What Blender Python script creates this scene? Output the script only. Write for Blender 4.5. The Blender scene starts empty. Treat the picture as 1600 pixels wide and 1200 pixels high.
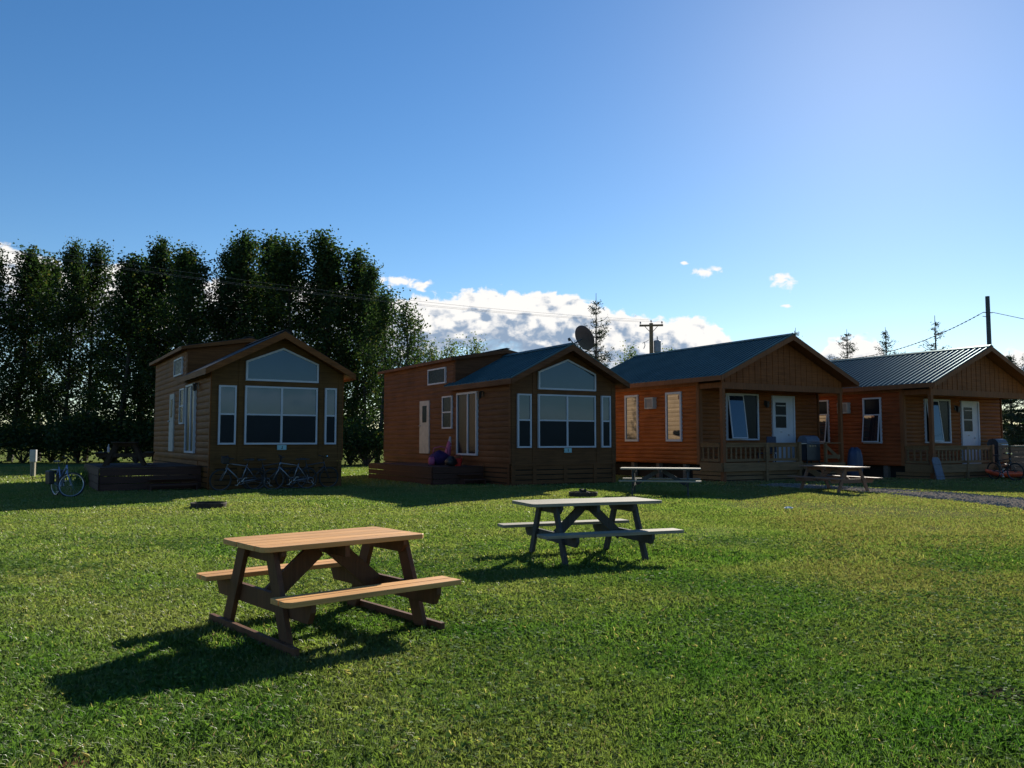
import bpy, math, random
import numpy as np
from mathutils import Vector, Matrix
R = math.radians
PI = math.pi
sc = bpy.context.scene
col = sc.collection

# ------------------------------------------------------------------ camera
F_PX, CAM_H, HORIZON = 1290.0, 1.5, 689.0          # in pixels of the 1600 x 1200 photograph
PITCH = math.atan((HORIZON - 600) / F_PX)
cd = bpy.data.cameras.new('camera')
cam = bpy.data.objects.new('camera', cd)
col.objects.link(cam)
cam.location = (0, 0, CAM_H)
cam.rotation_euler = (R(90) + PITCH, 0, 0)
cd.sensor_width = 36.0
cd.lens = 36.0 * F_PX / 1600
cd.clip_start = 0.05
cd.clip_end = 4000
sc.camera = cam

# ------------------------------------------------------------------ light
SUN_AZ, SUN_EL = 25.5, 25.5      # degrees clockwise from +Y (the viewing direction), and up
SUN_STRENGTH, SKY_STRENGTH, EXPOSURE = 5.0, 0.066, 0.92
sd = bpy.data.lights.new('sun', 'SUN')
sd.energy = SUN_STRENGTH
sd.angle = R(0.5)
sd.color = (1.0, 0.93, 0.80)
sun = bpy.data.objects.new('sun', sd)
col.objects.link(sun)
sun_dir = Vector((math.sin(R(SUN_AZ)) * math.cos(R(SUN_EL)), math.cos(R(SUN_AZ)) * math.cos(R(SUN_EL)), math.sin(R(SUN_EL))))
sun.rotation_euler = (-sun_dir).to_track_quat('-Z', 'Y').to_euler()
sun.location = sun_dir * 200
sc.view_settings.view_transform = 'Standard'
sc.view_settings.look = 'None'
sc.view_settings.gamma = 1
sc.view_settings.exposure = EXPOSURE


# ------------------------------------------------------------------ node helper
class NT:
    def __init__(s, tree):
        s.t = tree
        s.n = tree.nodes
        s.l = tree.links

    def node(s, kind, **kw):
        nd = s.n.new(kind)
        for k, v in kw.items():
            setattr(nd, k, v)
        return nd

    def put(s, sock, v):
        if isinstance(v, bpy.types.NodeSocket):
            s.l.new(v, sock)
        elif v is not None:
            if isinstance(v, (tuple, list)) and len(v) == 3 and len(sock.default_value) == 4:
                v = (*v, 1)
            sock.default_value = v

    def m(s, op, a, b=None, c=None, clamp=False):
        nd = s.node('ShaderNodeMath', operation=op, use_clamp=clamp)
        s.put(nd.inputs[0], a)
        s.put(nd.inputs[1], b)
        s.put(nd.inputs[2], c)
        return nd.outputs[0]

    def noise(s, vec, scale, detail=4, rough=.55, dist=0):
        nd = s.node('ShaderNodeTexNoise')
        s.put(nd.inputs['Vector'], vec)
        nd.inputs['Scale'].default_value = scale
        nd.inputs['Detail'].default_value = detail
        nd.inputs['Roughness'].default_value = rough
        nd.inputs['Distortion'].default_value = dist
        return nd.outputs['Fac']

    def mapping(s, vec, scale=(1, 1, 1), loc=(0, 0, 0), rot=(0, 0, 0)):
        nd = s.node('ShaderNodeMapping')
        s.put(nd.inputs['Vector'], vec)
        nd.inputs['Scale'].default_value = scale
        nd.inputs['Location'].default_value = loc
        nd.inputs['Rotation'].default_value = rot
        return nd.outputs[0]

    def step(s, v, a, b, lo=0., hi=1.):
        nd = s.node('ShaderNodeMapRange', interpolation_type='SMOOTHSTEP')
        s.put(nd.inputs['Value'], v)
        nd.inputs['From Min'].default_value = a
        nd.inputs['From Max'].default_value = b
        nd.inputs['To Min'].default_value = lo
        nd.inputs['To Max'].default_value = hi
        return nd.outputs[0]

    def mix(s, fac, a, b, blend='MIX'):
        nd = s.node('ShaderNodeMix', data_type='RGBA', blend_type=blend)
        s.put(nd.inputs[0], fac)
        s.put(nd.inputs[6], a)
        s.put(nd.inputs[7], b)
        return nd.outputs[2]

    def bump(s, h, strength=.3, dist=.01):
        nd = s.node('ShaderNodeBump')
        s.put(nd.inputs['Height'], h)
        nd.inputs['Strength'].default_value = strength
        nd.inputs['Distance'].default_value = dist
        return nd.outputs[0]


# ------------------------------------------------------------------ sky with cumulus bank
w = bpy.data.worlds.new('World')
sc.world = w
w.use_nodes = True
w.node_tree.nodes.clear()
N = NT(w.node_tree)
sky = N.node('ShaderNodeTexSky', sky_type='NISHITA')
sky.sun_disc = False
sky.sun_elevation = R(SUN_EL)
sky.sun_rotation = R(SUN_AZ)
sky.altitude = 300
sky.air_density = 1.0
sky.dust_density = 0.12
sky.ozone_density = 2.6
tc = N.node('ShaderNodeTexCoord')
sep = N.node('ShaderNodeSeparateXYZ')
N.put(sep.inputs[0], tc.outputs['Generated'])
az = N.m('MULTIPLY', N.m('ARCTAN2', sep.outputs[0], sep.outputs[1]), 180 / PI)
el = N.m('MULTIPLY', N.m('ARCSINE', sep.outputs[2]), 180 / PI)


def px_dir(x, y):
    cx, cy = x - 800, 600 - y
    fy = F_PX * math.cos(PITCH) - cy * math.sin(PITCH)
    fz = cy * math.cos(PITCH) + F_PX * math.sin(PITCH)
    return math.degrees(math.atan2(cx, fy)), math.degrees(math.atan2(fz, math.hypot(cx, fy)))


# top of the cloud bank: azimuth -> elevation (degrees)
tops = [(-180, 3.6), (-150, 2.0), (-120, 7.0), (-90, 4.0), (-60, 10), (-45, 12)]
tops += [px_dir(*q) for q in ((10, 385), (120, 420), (200, 408), (300, 440), (420, 430), (560, 445), (600, 462), (640, 461), (700, 462), (745, 449),
                              (800, 450), (840, 460), (880, 452), (908, 458), (925, 474), (965, 484), (1000, 493), (1030, 496), (1060, 490),
                              (1090, 489), (1112, 500), (1132, 518), (1155, 540), (1165, 640), (1255, 640), (1268, 545), (1290, 533), (1315, 529),
                              (1345, 524), (1372, 530), (1392, 552), (1405, 600), (1540, 600), (1560, 548), (1590, 545), (1640, 560))]
tops += [(45, 1), (70, 2), (95, 1), (120, 2.6), (150, 4.4), (180, 3.6)]
fc = N.node('ShaderNodeFloatCurve')
cm = fc.mapping
cm.use_clip = False
pts = sorted(((a + 180) / 360, e / 20) for a, e in tops)
c0 = cm.curves[0]
while len(c0.points) > 2:
    c0.points.remove(c0.points[0])
c0.points[0].location = pts[0]
c0.points[1].location = pts[-1]
for a, e in pts[1:-1]:
    c0.points.new(a, e)
for q in c0.points:
    q.handle_type = 'VECTOR'
cm.update()
N.put(fc.inputs['Value'], N.m('DIVIDE', N.m('ADD', az, 180), 360))
top = N.m('MULTIPLY', fc.outputs[0], 20)
comb = N.node('ShaderNodeCombineXYZ')
N.put(comb.inputs[0], az)
N.put(comb.inputs[1], N.m('MULTIPLY', el, 1.35))
P = comb.outputs[0]
n_big = N.noise(P, .42, 8, .56, .25)
n_small = N.noise(P, 1.25, 9, .54, .35)
depth = N.m('SUBTRACT', top, el)                                         # degrees below the top
edge = N.m('ADD', depth, N.m('MULTIPLY', N.m('SUBTRACT', n_small, .5), 1.5))
edge = N.m('ADD', edge, N.m('MULTIPLY', N.m('SUBTRACT', n_big, .5), 1.3))
mask = N.step(edge, -.05, .32)
# the deck breaks up into pale sky towards its flat bottom
gap = N.step(N.m('ADD', N.m('MULTIPLY', depth, .16), N.m('MULTIPLY', n_big, .8)), .98, 1.22)
low = N.step(el, 2.0, 4.2, 0., 1.)
mask = N.m('MULTIPLY', mask, N.m('SUBTRACT', 1, N.m('MULTIPLY', gap, .85)))
mask = N.m('MULTIPLY', mask, N.m('ADD', .25, N.m('MULTIPLY', low, .75)))
# separate little puffs
for (x, y, wx, wy) in ((1105, 425, 20, 8), (1221, 440, 21, 12), (1232, 479, 10, 4), (652, 444, 24, 11), (622, 440, 22, 10), (598, 438, 10, 9), (1069, 411, 8, 4)):
    a0, e0 = px_dir(x, y)
    k = 180 / PI / F_PX
    dx = N.m('DIVIDE', N.m('SUBTRACT', az, a0), wx * k)
    dy = N.m('DIVIDE', N.m('SUBTRACT', el, e0), wy * k)
    rr = N.m('SQRT', N.m('ADD', N.m('MULTIPLY', dx, dx), N.m('MULTIPLY', dy, dy)))
    e2 = N.m('SUBTRACT', N.m('SUBTRACT', 1.0, rr), N.m('MULTIPLY', N.m('SUBTRACT', n_small, .5), 3.2))
    mask = N.m('MAXIMUM', mask, N.step(e2, 0, .8))
hA = N.noise(P, .75, 7, .50, .3)
hB = N.noise(N.mapping(P, loc=(-.30, -.55, 0)), .75, 7, .50, .3)
relief = N.m('MULTIPLY', N.m('SUBTRACT', hA, hB), 2.6)                    # darker where a billow turns away from the sun
thick = N.m('ADD', N.m('MULTIPLY', depth, .34), N.m('MULTIPLY', N.m('SUBTRACT', N.noise(P, .42, 6, .52, .35), .5), 2.6))
thick = N.m('SUBTRACT', thick, relief)
grey = N.step(thick, .38, 1.15)
wisp = N.step(N.noise(P, 1.2, 6, .5, .4), .48, .72)
grey = N.m('MULTIPLY', grey, N.m('SUBTRACT', 1, N.m('MULTIPLY', wisp, .45)))
CW = 1.0 / (2 ** EXPOSURE)
ccol = N.mix(grey, (1.02 * CW, 1.0 * CW, .97 * CW), (.30 * CW, .40 * CW, .55 * CW))
bg1 = N.node('ShaderNodeBackground')
hs = N.node('ShaderNodeHueSaturation')
hs.inputs['Saturation'].default_value = 1.26
hs.inputs['Hue'].default_value = .503
N.put(hs.inputs['Color'], sky.outputs[0])
N.put(bg1.inputs['Color'], hs.outputs[0])
bg1.inputs['Strength'].default_value = SKY_STRENGTH
bg2 = N.node('ShaderNodeBackground')
N.put(bg2.inputs['Color'], ccol)
bg2.inputs['Strength'].default_value = 1.0
mx = N.node('ShaderNodeMixShader')
N.put(mx.inputs[0], mask)
N.l.new(bg1.outputs[0], mx.inputs[1])
N.l.new(bg2.outputs[0], mx.inputs[2])
out = N.node('ShaderNodeOutputWorld')
N.l.new(mx.outputs[0], out.inputs[0])


# ------------------------------------------------------------------ materials
def mat(name):
    m_ = bpy.data.materials.new(name)
    m_.use_nodes = True
    m_.node_tree.nodes.clear()
    n_ = NT(m_.node_tree)
    o_ = n_.node('ShaderNodeOutputMaterial')
    return m_, n_, o_


def principled(name, color, rough=.6, metal=0., spec=.5, ior=1.45, var=.25, scale=6., bump=.0, bscale=40.):
    m_, n_, o_ = mat(name)
    b = n_.node('ShaderNodeBsdfPrincipled')
    t = n_.node('ShaderNodeTexCoord').outputs['Object']
    f = n_.noise(t, scale, 6, .6)
    c = n_.mix(n_.step(f, .3, .7), tuple(x * (1 - var) for x in color), tuple(min(1, x * (1 + var)) for x in color))
    n_.put(b.inputs['Base Color'], c)
    n_.put(b.inputs['Roughness'], n_.m('ADD', rough - .06, n_.m('MULTIPLY', n_.noise(t, scale * 3, 4), .12)))
    b.inputs['Metallic'].default_value = metal
    b.inputs['Specular IOR Level'].default_value = spec
    b.inputs['IOR'].default_value = ior
    if bump:
        n_.put(b.inputs['Normal'], n_.bump(n_.noise(t, bscale, 5), bump, .01))
    n_.l.new(b.outputs[0], o_.inputs[0])
    return m_


def wood(name, color, dark=.55, axis=0, rough=.7, grain=1., spec=.3, stain=0.):
    """grain runs along the object's axis 0/1/2; knots and board-to-board change from each island"""
    m_, n_, o_ = mat(name)
    b = n_.node('ShaderNodeBsdfPrincipled')
    t = n_.node('ShaderNodeTexCoord').outputs['Object']
    geo = n_.node('ShaderNodeNewGeometry')
    rnd = geo.outputs['Random Per Island']
    s = [22 * grain] * 3
    s[axis] = 1.2 * grain
    off = n_.node('ShaderNodeVectorMath', operation='ADD')
    n_.put(off.inputs[0], t)
    cb = n_.node('ShaderNodeCombineXYZ')
    for i in range(3):
        n_.put(cb.inputs[i], n_.m('MULTIPLY', rnd, 7.3 + i))
    n_.put(off.inputs[1], cb.outputs[0])
    v = n_.mapping(off.outputs[0], tuple(s))
    g = n_.noise(v, 1.0, 8, .62, .6)
    big = n_.noise(t, 1.3, 5, .6)
    f = n_.m('ADD', n_.m('MULTIPLY', g, .7), n_.m('MULTIPLY', big, .3))
    c = n_.mix(n_.step(f, .32, .68), tuple(x * dark for x in color), tuple(min(1, x * 1.25) for x in color))
    c = n_.mix(n_.m('MULTIPLY', rnd, .35), c, tuple(x * dark for x in color))
    if stain:
        st = n_.step(n_.noise(t, 2.2, 7, .65, .8), .5, .72)
        c = n_.mix(n_.m('MULTIPLY', st, stain), c, tuple(x * .35 for x in color))
    n_.put(b.inputs['Base Color'], c)
    b.inputs['Roughness'].default_value = rough
    b.inputs['Specular IOR Level'].default_value = spec
    n_.put(b.inputs['Normal'], n_.bump(g, .35, .004))
    n_.l.new(b.outputs[0], o_.inputs[0])
    return m_


def glass(name, color=(.014, .026, .046), ior=1.78, rough=.025, wave=.02, tint=(.50, .74, 1.)):
    m_, n_, o_ = mat(name)
    b = n_.node('ShaderNodeBsdfPrincipled')
    t = n_.node('ShaderNodeTexCoord').outputs['Object']
    n_.put(b.inputs['Base Color'], n_.mix(n_.noise(t, 1.5, 3), tuple(x * .6 for x in color), tuple(x * 1.5 for x in color)))
    n_.put(b.inputs['Roughness'], n_.m('ADD', rough, n_.m('MULTIPLY', n_.noise(t, 4, 4), .03)))
    b.inputs['IOR'].default_value = ior
    b.inputs['Specular Tint'].default_value = (*tint, 1)
    n_.put(b.inputs['Normal'], n_.bump(n_.noise(t, 1.1, 2), wave, .02))
    n_.l.new(b.outputs[0], o_.inputs[0])
    return m_


def foliage(name, c1, c2, c3=None, trans=.45, gloss=.05, rough=.4, pos_scale=.35):
    m_, n_, o_ = mat(name)
    geo = n_.node('ShaderNodeNewGeometry')
    rnd = geo.outputs['Random Per Island']
    pn = n_.noise(geo.outputs['Position'], pos_scale, 4)
    f = n_.m('ADD', n_.m('MULTIPLY', rnd, .6), n_.m('MULTIPLY', pn, .4))
    c = n_.mix(f, c1, c2)
    if c3:
        c = n_.mix(n_.step(rnd, .9, .97), c, c3)
    d = n_.node('ShaderNodeBsdfDiffuse')
    t = n_.node('ShaderNodeBsdfTranslucent')
    g = n_.node('ShaderNodeBsdfGlossy')
    g.inputs['Roughness'].default_value = rough
    n_.put(g.inputs['Color'], (.9, .95, 1))
    n_.put(d.inputs['Color'], c)
    n_.put(t.inputs['Color'], n_.mix(.5, c, n_.mix(1., c, (1.5, 1.7, .7), 'MULTIPLY')))
    m1 = n_.node('ShaderNodeMixShader')
    m1.inputs[0].default_value = trans
    n_.l.new(d.outputs[0], m1.inputs[1])
    n_.l.new(t.outputs[0], m1.inputs[2])
    m2 = n_.node('ShaderNodeMixShader')
    m2.inputs[0].default_value = gloss
    n_.l.new(m1.outputs[0], m2.inputs[1])
    n_.l.new(g.outputs[0], m2.inputs[2])
    n_.l.new(m2.outputs[0], o_.inputs[0])
    return m_


def lawn_color(n_, pos):
    """large patches of the lawn: lush, yellow-green, worn brown (more of it to the right)"""
    sp = n_.node('ShaderNodeSeparateXYZ')
    n_.put(sp.inputs[0], pos)
    a = n_.noise(pos, .35, 5, .6, .4)
    b = n_.noise(pos, .9, 7, .66, .5)
    c = n_.noise(pos, .16, 4, .55, .2)
    lush = n_.mix(n_.step(b, .35, .65), (.060, .145, .024), (.112, .205, .040))
    yel = n_.mix(n_.step(b, .35, .7), (.180, .220, .066), (.235, .250, .10))
    base = n_.mix(n_.step(a, .38, .62), lush, yel)
    right = n_.m('ADD', n_.m('MULTIPLY', n_.step(n_.m('SUBTRACT', sp.outputs[0], n_.m('MULTIPLY', sp.outputs[1], .22)), -.5, 3.0), n_.step(sp.outputs[0], 14, 22, 1., .2)), n_.step(sp.outputs[1], 12, 20, 0, .4))
    worn = n_.step(n_.m('ADD', n_.m('MULTIPLY', a, .55), n_.m('ADD', n_.m('MULTIPLY', c, .5), n_.m('MULTIPLY', right, .34))), .60, .86)
    far = n_.step(sp.outputs[1], 9, 15)
    base = n_.mix(n_.m('MULTIPLY', far, .6), base, yel)
    return base, n_.m('MULTIPLY', worn, n_.step(sp.outputs[1], 5.5, 10.0, .25, 1.)), b


def make_ground_mat():
    m_, n_, o_ = mat('lawn soil and turf')
    geo = n_.node('ShaderNodeNewGeometry')
    pos = geo.outputs['Position']
    base, worn, b = lawn_color(n_, pos)
    fine = n_.noise(pos, 45, 6, .7)
    c = n_.mix(n_.step(fine, .3, .6), (.022, .034, .010), base)
    c = n_.mix(n_.m('MULTIPLY', n_.m('MULTIPLY', worn, .6), n_.step(fine, .35, .6, .3, 1)), c, (.085, .068, .038))
    p = n_.node('ShaderNodeBsdfDiffuse')
    n_.put(p.inputs['Color'], c)
    n_.put(p.inputs['Normal'], n_.bump(fine, .8, .03))
    n_.l.new(p.outputs[0], o_.inputs[0])
    return m_


def make_blade_mat():
    m_, n_, o_ = mat('grass blade')
    geo = n_.node('ShaderNodeNewGeometry')
    rnd = geo.outputs['Random Per Island']
    base, worn, b = lawn_color(n_, geo.outputs['Position'])
    c = n_.mix(n_.m('MULTIPLY', rnd, .55), base, n_.mix(1., base, (.55, .6, .5), 'MULTIPLY'))
    c = n_.mix(n_.m('MULTIPLY', worn, n_.step(rnd, .1, .9)), c, (.19, .155, .075))
    c = n_.mix(n_.step(rnd, .955, .965), c, (.36, .30, .17))
    d = n_.node('ShaderNodeBsdfDiffuse')
    t = n_.node('ShaderNodeBsdfTranslucent')
    g = n_.node('ShaderNodeBsdfGlossy')
    g.inputs['Roughness'].default_value = .42
    n_.put(g.inputs['Color'], (1, 1, .96))
    n_.put(d.inputs['Color'], c)
    n_.put(t.inputs['Color'], n_.mix(1., c, (1.35, 1.5, .7), 'MULTIPLY'))
    m1 = n_.node('ShaderNodeMixShader')
    m1.inputs[0].default_value = .5
    n_.l.new(d.outputs[0], m1.inputs[1])
    n_.l.new(t.outputs[0], m1.inputs[2])
    m2 = n_.node('ShaderNodeMixShader')
    m2.inputs[0].default_value = .035
    n_.l.new(m1.outputs[0], m2.inputs[1])
    n_.l.new(g.outputs[0], m2.inputs[2])
    n_.l.new(m2.outputs[0], o_.inputs[0])
    return m_


M = {}
M['ground'] = make_ground_mat()
M['blade'] = make_blade_mat()
M['clover'] = foliage('clover leaf', (.075, .135, .03), (.13, .20, .05), None, .35, .008, .5, 1.5)
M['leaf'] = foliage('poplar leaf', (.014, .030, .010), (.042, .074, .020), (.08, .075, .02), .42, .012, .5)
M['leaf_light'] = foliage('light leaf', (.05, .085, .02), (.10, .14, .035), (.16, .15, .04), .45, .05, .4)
M['needle'] = foliage('spruce needle', (.014, .030, .016), (.035, .055, .025), (.08, .06, .02), .2, .03, .5)
M['bark'] = principled('bark', (.06, .05, .042), .9, var=.4, scale=9, bump=.6, bscale=30)
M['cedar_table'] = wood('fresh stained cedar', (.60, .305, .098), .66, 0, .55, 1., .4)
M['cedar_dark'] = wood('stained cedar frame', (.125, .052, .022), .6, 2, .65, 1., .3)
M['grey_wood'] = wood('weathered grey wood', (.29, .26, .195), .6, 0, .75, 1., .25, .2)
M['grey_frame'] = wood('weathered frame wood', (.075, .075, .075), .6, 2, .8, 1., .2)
M['dark_wood'] = wood('dark old wood', (.055, .038, .028), .6, 0, .8, 1., .15)
M['brown_wood'] = wood('weathered brown wood', (.22, .13, .09), .6, 0, .75, 1., .25, .2)
M['white'] = principled('white vinyl', (.42, .45, .52), .45, var=.05, scale=3)
M['white_dull'] = principled('dull white paint', (.36, .35, .34), .6, var=.12, scale=5)
M['glass'] = glass('window glass')
M['glass_side'] = glass('side window glass', (.012, .014, .02), 2.5, .012, .01, (1, 1, 1))
M['glass_dark'] = glass('screened pane', (.006, .008, .014), 1.25, .2, .01)
M['dark'] = principled('dark void', (.012, .011, .010), .9, var=.2)
M['steel'] = principled('galvanised steel', (.42, .43, .45), .38, .85, var=.12, scale=12)
M['rim'] = principled('dull rim', (.06, .065, .075), .45, .5)
M['chrome'] = principled('chrome', (.75, .75, .77), .15, 1., var=.04)
M['black'] = principled('black plastic', (.018, .018, .02), .5, var=.2)
M['rubber'] = principled('tyre rubber', (.02, .02, .021), .75, var=.2)
M['bike_silver'] = principled('silver frame paint', (.22, .235, .27), .3, .6, var=.05)
M['bike_blue'] = principled('pale blue frame paint', (.20, .26, .42), .3, .4, var=.05)
M['bike_dark'] = principled('dark frame paint', (.05, .055, .065), .35, .3, var=.1)
M['rust'] = principled('burnt rusty steel', (.05, .038, .03), .8, .3, var=.5, scale=15, bump=.3)
M['char'] = principled('charred wood', (.03, .026, .022), .9, var=.6, scale=20)
M['purple'] = principled('purple cloth', (.04, .016, .085), .85, var=.2, bump=.3)
M['pink'] = principled('pink plastic', (.34, .07, .17), .55, var=.1)
M['pale'] = principled('pale plastic', (.38, .34, .38), .5, var=.1)
M['red'] = principled('red plastic', (.48, .03, .025), .4, var=.12)
M['orange'] = principled('orange red hull', (.62, .08, .03), .4, var=.12)
M['navy'] = principled('navy cover cloth', (.018, .03, .07), .6, var=.25, bump=.3, bscale=12)
M['slate'] = principled('blue grey board', (.10, .12, .17), .6, var=.15)
M['green_paint'] = principled('pale green paint', (.28, .40, .30), .7, var=.1)
M['dish'] = principled('dark brown dish metal', (.075, .05, .05), .6, .1, var=.15)
M['pole_wood'] = wood('utility pole wood', (.24, .17, .11), .6, 2, .85, .6, .2)
M['pole_dark'] = principled('dark painted pole', (.04, .045, .05), .6, var=.2)
M['wire'] = principled('wire', (.10, .10, .11), .6, var=.1)
M['transformer'] = principled('transformer grey', (.20, .22, .27), .5, .2, var=.1)
M['plaque'] = principled('teal number plaque', (.25, .45, .50), .5, var=.08)


def roof_metal():
    m_, n_, o_ = mat('blue green roofing steel')
    t = n_.node('ShaderNodeTexCoord').outputs['Object']
    f = n_.noise(t, .8, 6, .6)
    st = n_.noise(n_.mapping(t, (.6, 9, .6)), 1., 5, .6)
    c = n_.mix(n_.step(f, .3, .7), (.028, .072, .090), (.044, .098, .120))
    c = n_.mix(n_.m('MULTIPLY', n_.step(st, .5, .75), .25), c, (.05, .085, .10))
    d = n_.node('ShaderNodeBsdfDiffuse')
    g = n_.node('ShaderNodeBsdfGlossy')
    g.inputs['Roughness'].default_value = .38
    n_.put(d.inputs['Color'], c)
    n_.put(g.inputs['Color'], (.8, .95, 1.))
    mx_ = n_.node('ShaderNodeMixShader')
    mx_.inputs[0].default_value = .042
    n_.l.new(d.outputs[0], mx_.inputs[1])
    n_.l.new(g.outputs[0], mx_.inputs[2])
    n_.l.new(mx_.outputs[0], o_.inputs[0])
    return m_


M['roof_metal'] = roof_metal()
M['shingle'] = principled('dark shingle', (.035, .036, .042), .85, var=.35, scale=18, bump=.5, bscale=60)


def siding_mat(name, color, dark=.6):
    """stained log siding: grain along the wall, weathering between courses"""
    m_, n_, o_ = mat(name)
    b = n_.node('ShaderNodeBsdfPrincipled')
    t = n_.node('ShaderNodeTexCoord').outputs['Object']
    g = n_.noise(n_.mapping(t, (1.1, 1.1, 26)), 1., 8, .62, .5)
    big = n_.noise(t, .9, 5, .6)
    kn = n_.noise(n_.mapping(t, (2.2, 2.2, 8)), 1.2, 3, .5)
    c = n_.mix(n_.step(n_.m('ADD', n_.m('MULTIPLY', g, .6), n_.m('MULTIPLY', big, .4)), .34, .66), tuple(x * dark for x in color), tuple(x * 1.2 for x in color))
    c = n_.mix(n_.step(kn, .70, .78), c, tuple(x * .35 for x in color))
    n_.put(b.inputs['Base Color'], c)
    b.inputs['Roughness'].default_value = .55
    b.inputs['Specular IOR Level'].default_value = .12
    n_.put(b.inputs['Normal'], n_.bump(g, .3, .004))
    n_.l.new(b.outputs[0], o_.inputs[0])
    return m_


M['log_orange'] = siding_mat('orange stained log siding', (.30, .085, .022))
M['log_red'] = siding_mat('red brown stained log siding', (.24, .062, .022))
M['log_brown'] = siding_mat('brown log siding', (.125, .052, .024))
M['log_olive'] = siding_mat('olive brown log siding', (.170, .064, .020))
M['log_sunlit'] = siding_mat('sunlit tone log siding', (.46, .32, .19), .7)  # right walls: sunlight put into the siding colour, for reflections and bounce
M['panel_brown'] = siding_mat('brown panel', (.115, .053, .022))
M['panel_olive'] = siding_mat('olive brown panel', (.110, .056, .019))
M['porch_brown'] = siding_mat('porch wall brown', (.210, .072, .024))
M['trim_orange'] = wood('orange stained trim', (.20, .075, .028), .65, 2)
M['rail_wood'] = wood('tan deck lumber', (.20, .12, .058), .6, 0)
M['deck_wood'] = wood('dark red deck lumber', (.06, .026, .018), .6, 0)


def matte(name, color, var=.45, scale=30):
    m_, n_, o_ = mat(name)
    t = n_.node('ShaderNodeTexCoord').outputs['Object']
    f = n_.noise(t, scale, 7, .7)
    p_ = n_.node('ShaderNodeBsdfDiffuse')
    rnd = n_.node('ShaderNodeNewGeometry').outputs['Random Per Island']
    c = n_.mix(n_.step(f, .3, .7), tuple(x * (1 - var) for x in color), tuple(x * (1 + var) for x in color))
    c = n_.mix(n_.m('MULTIPLY', rnd, .5), c, n_.mix(1., c, (.5, .48, .45), 'MULTIPLY'))
    n_.put(p_.inputs['Color'], c)
    n_.put(p_.inputs['Normal'], n_.bump(f, .8, .02))
    n_.l.new(p_.outputs[0], o_.inputs[0])
    return m_


M['gravel'] = matte('gravel', (.15, .135, .12))
M['stone'] = matte('gravel stone', (.24, .225, .20), .5, 9)
M['litter'] = principled('white paper', (.75, .74, .7), .8, var=.08)


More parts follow.
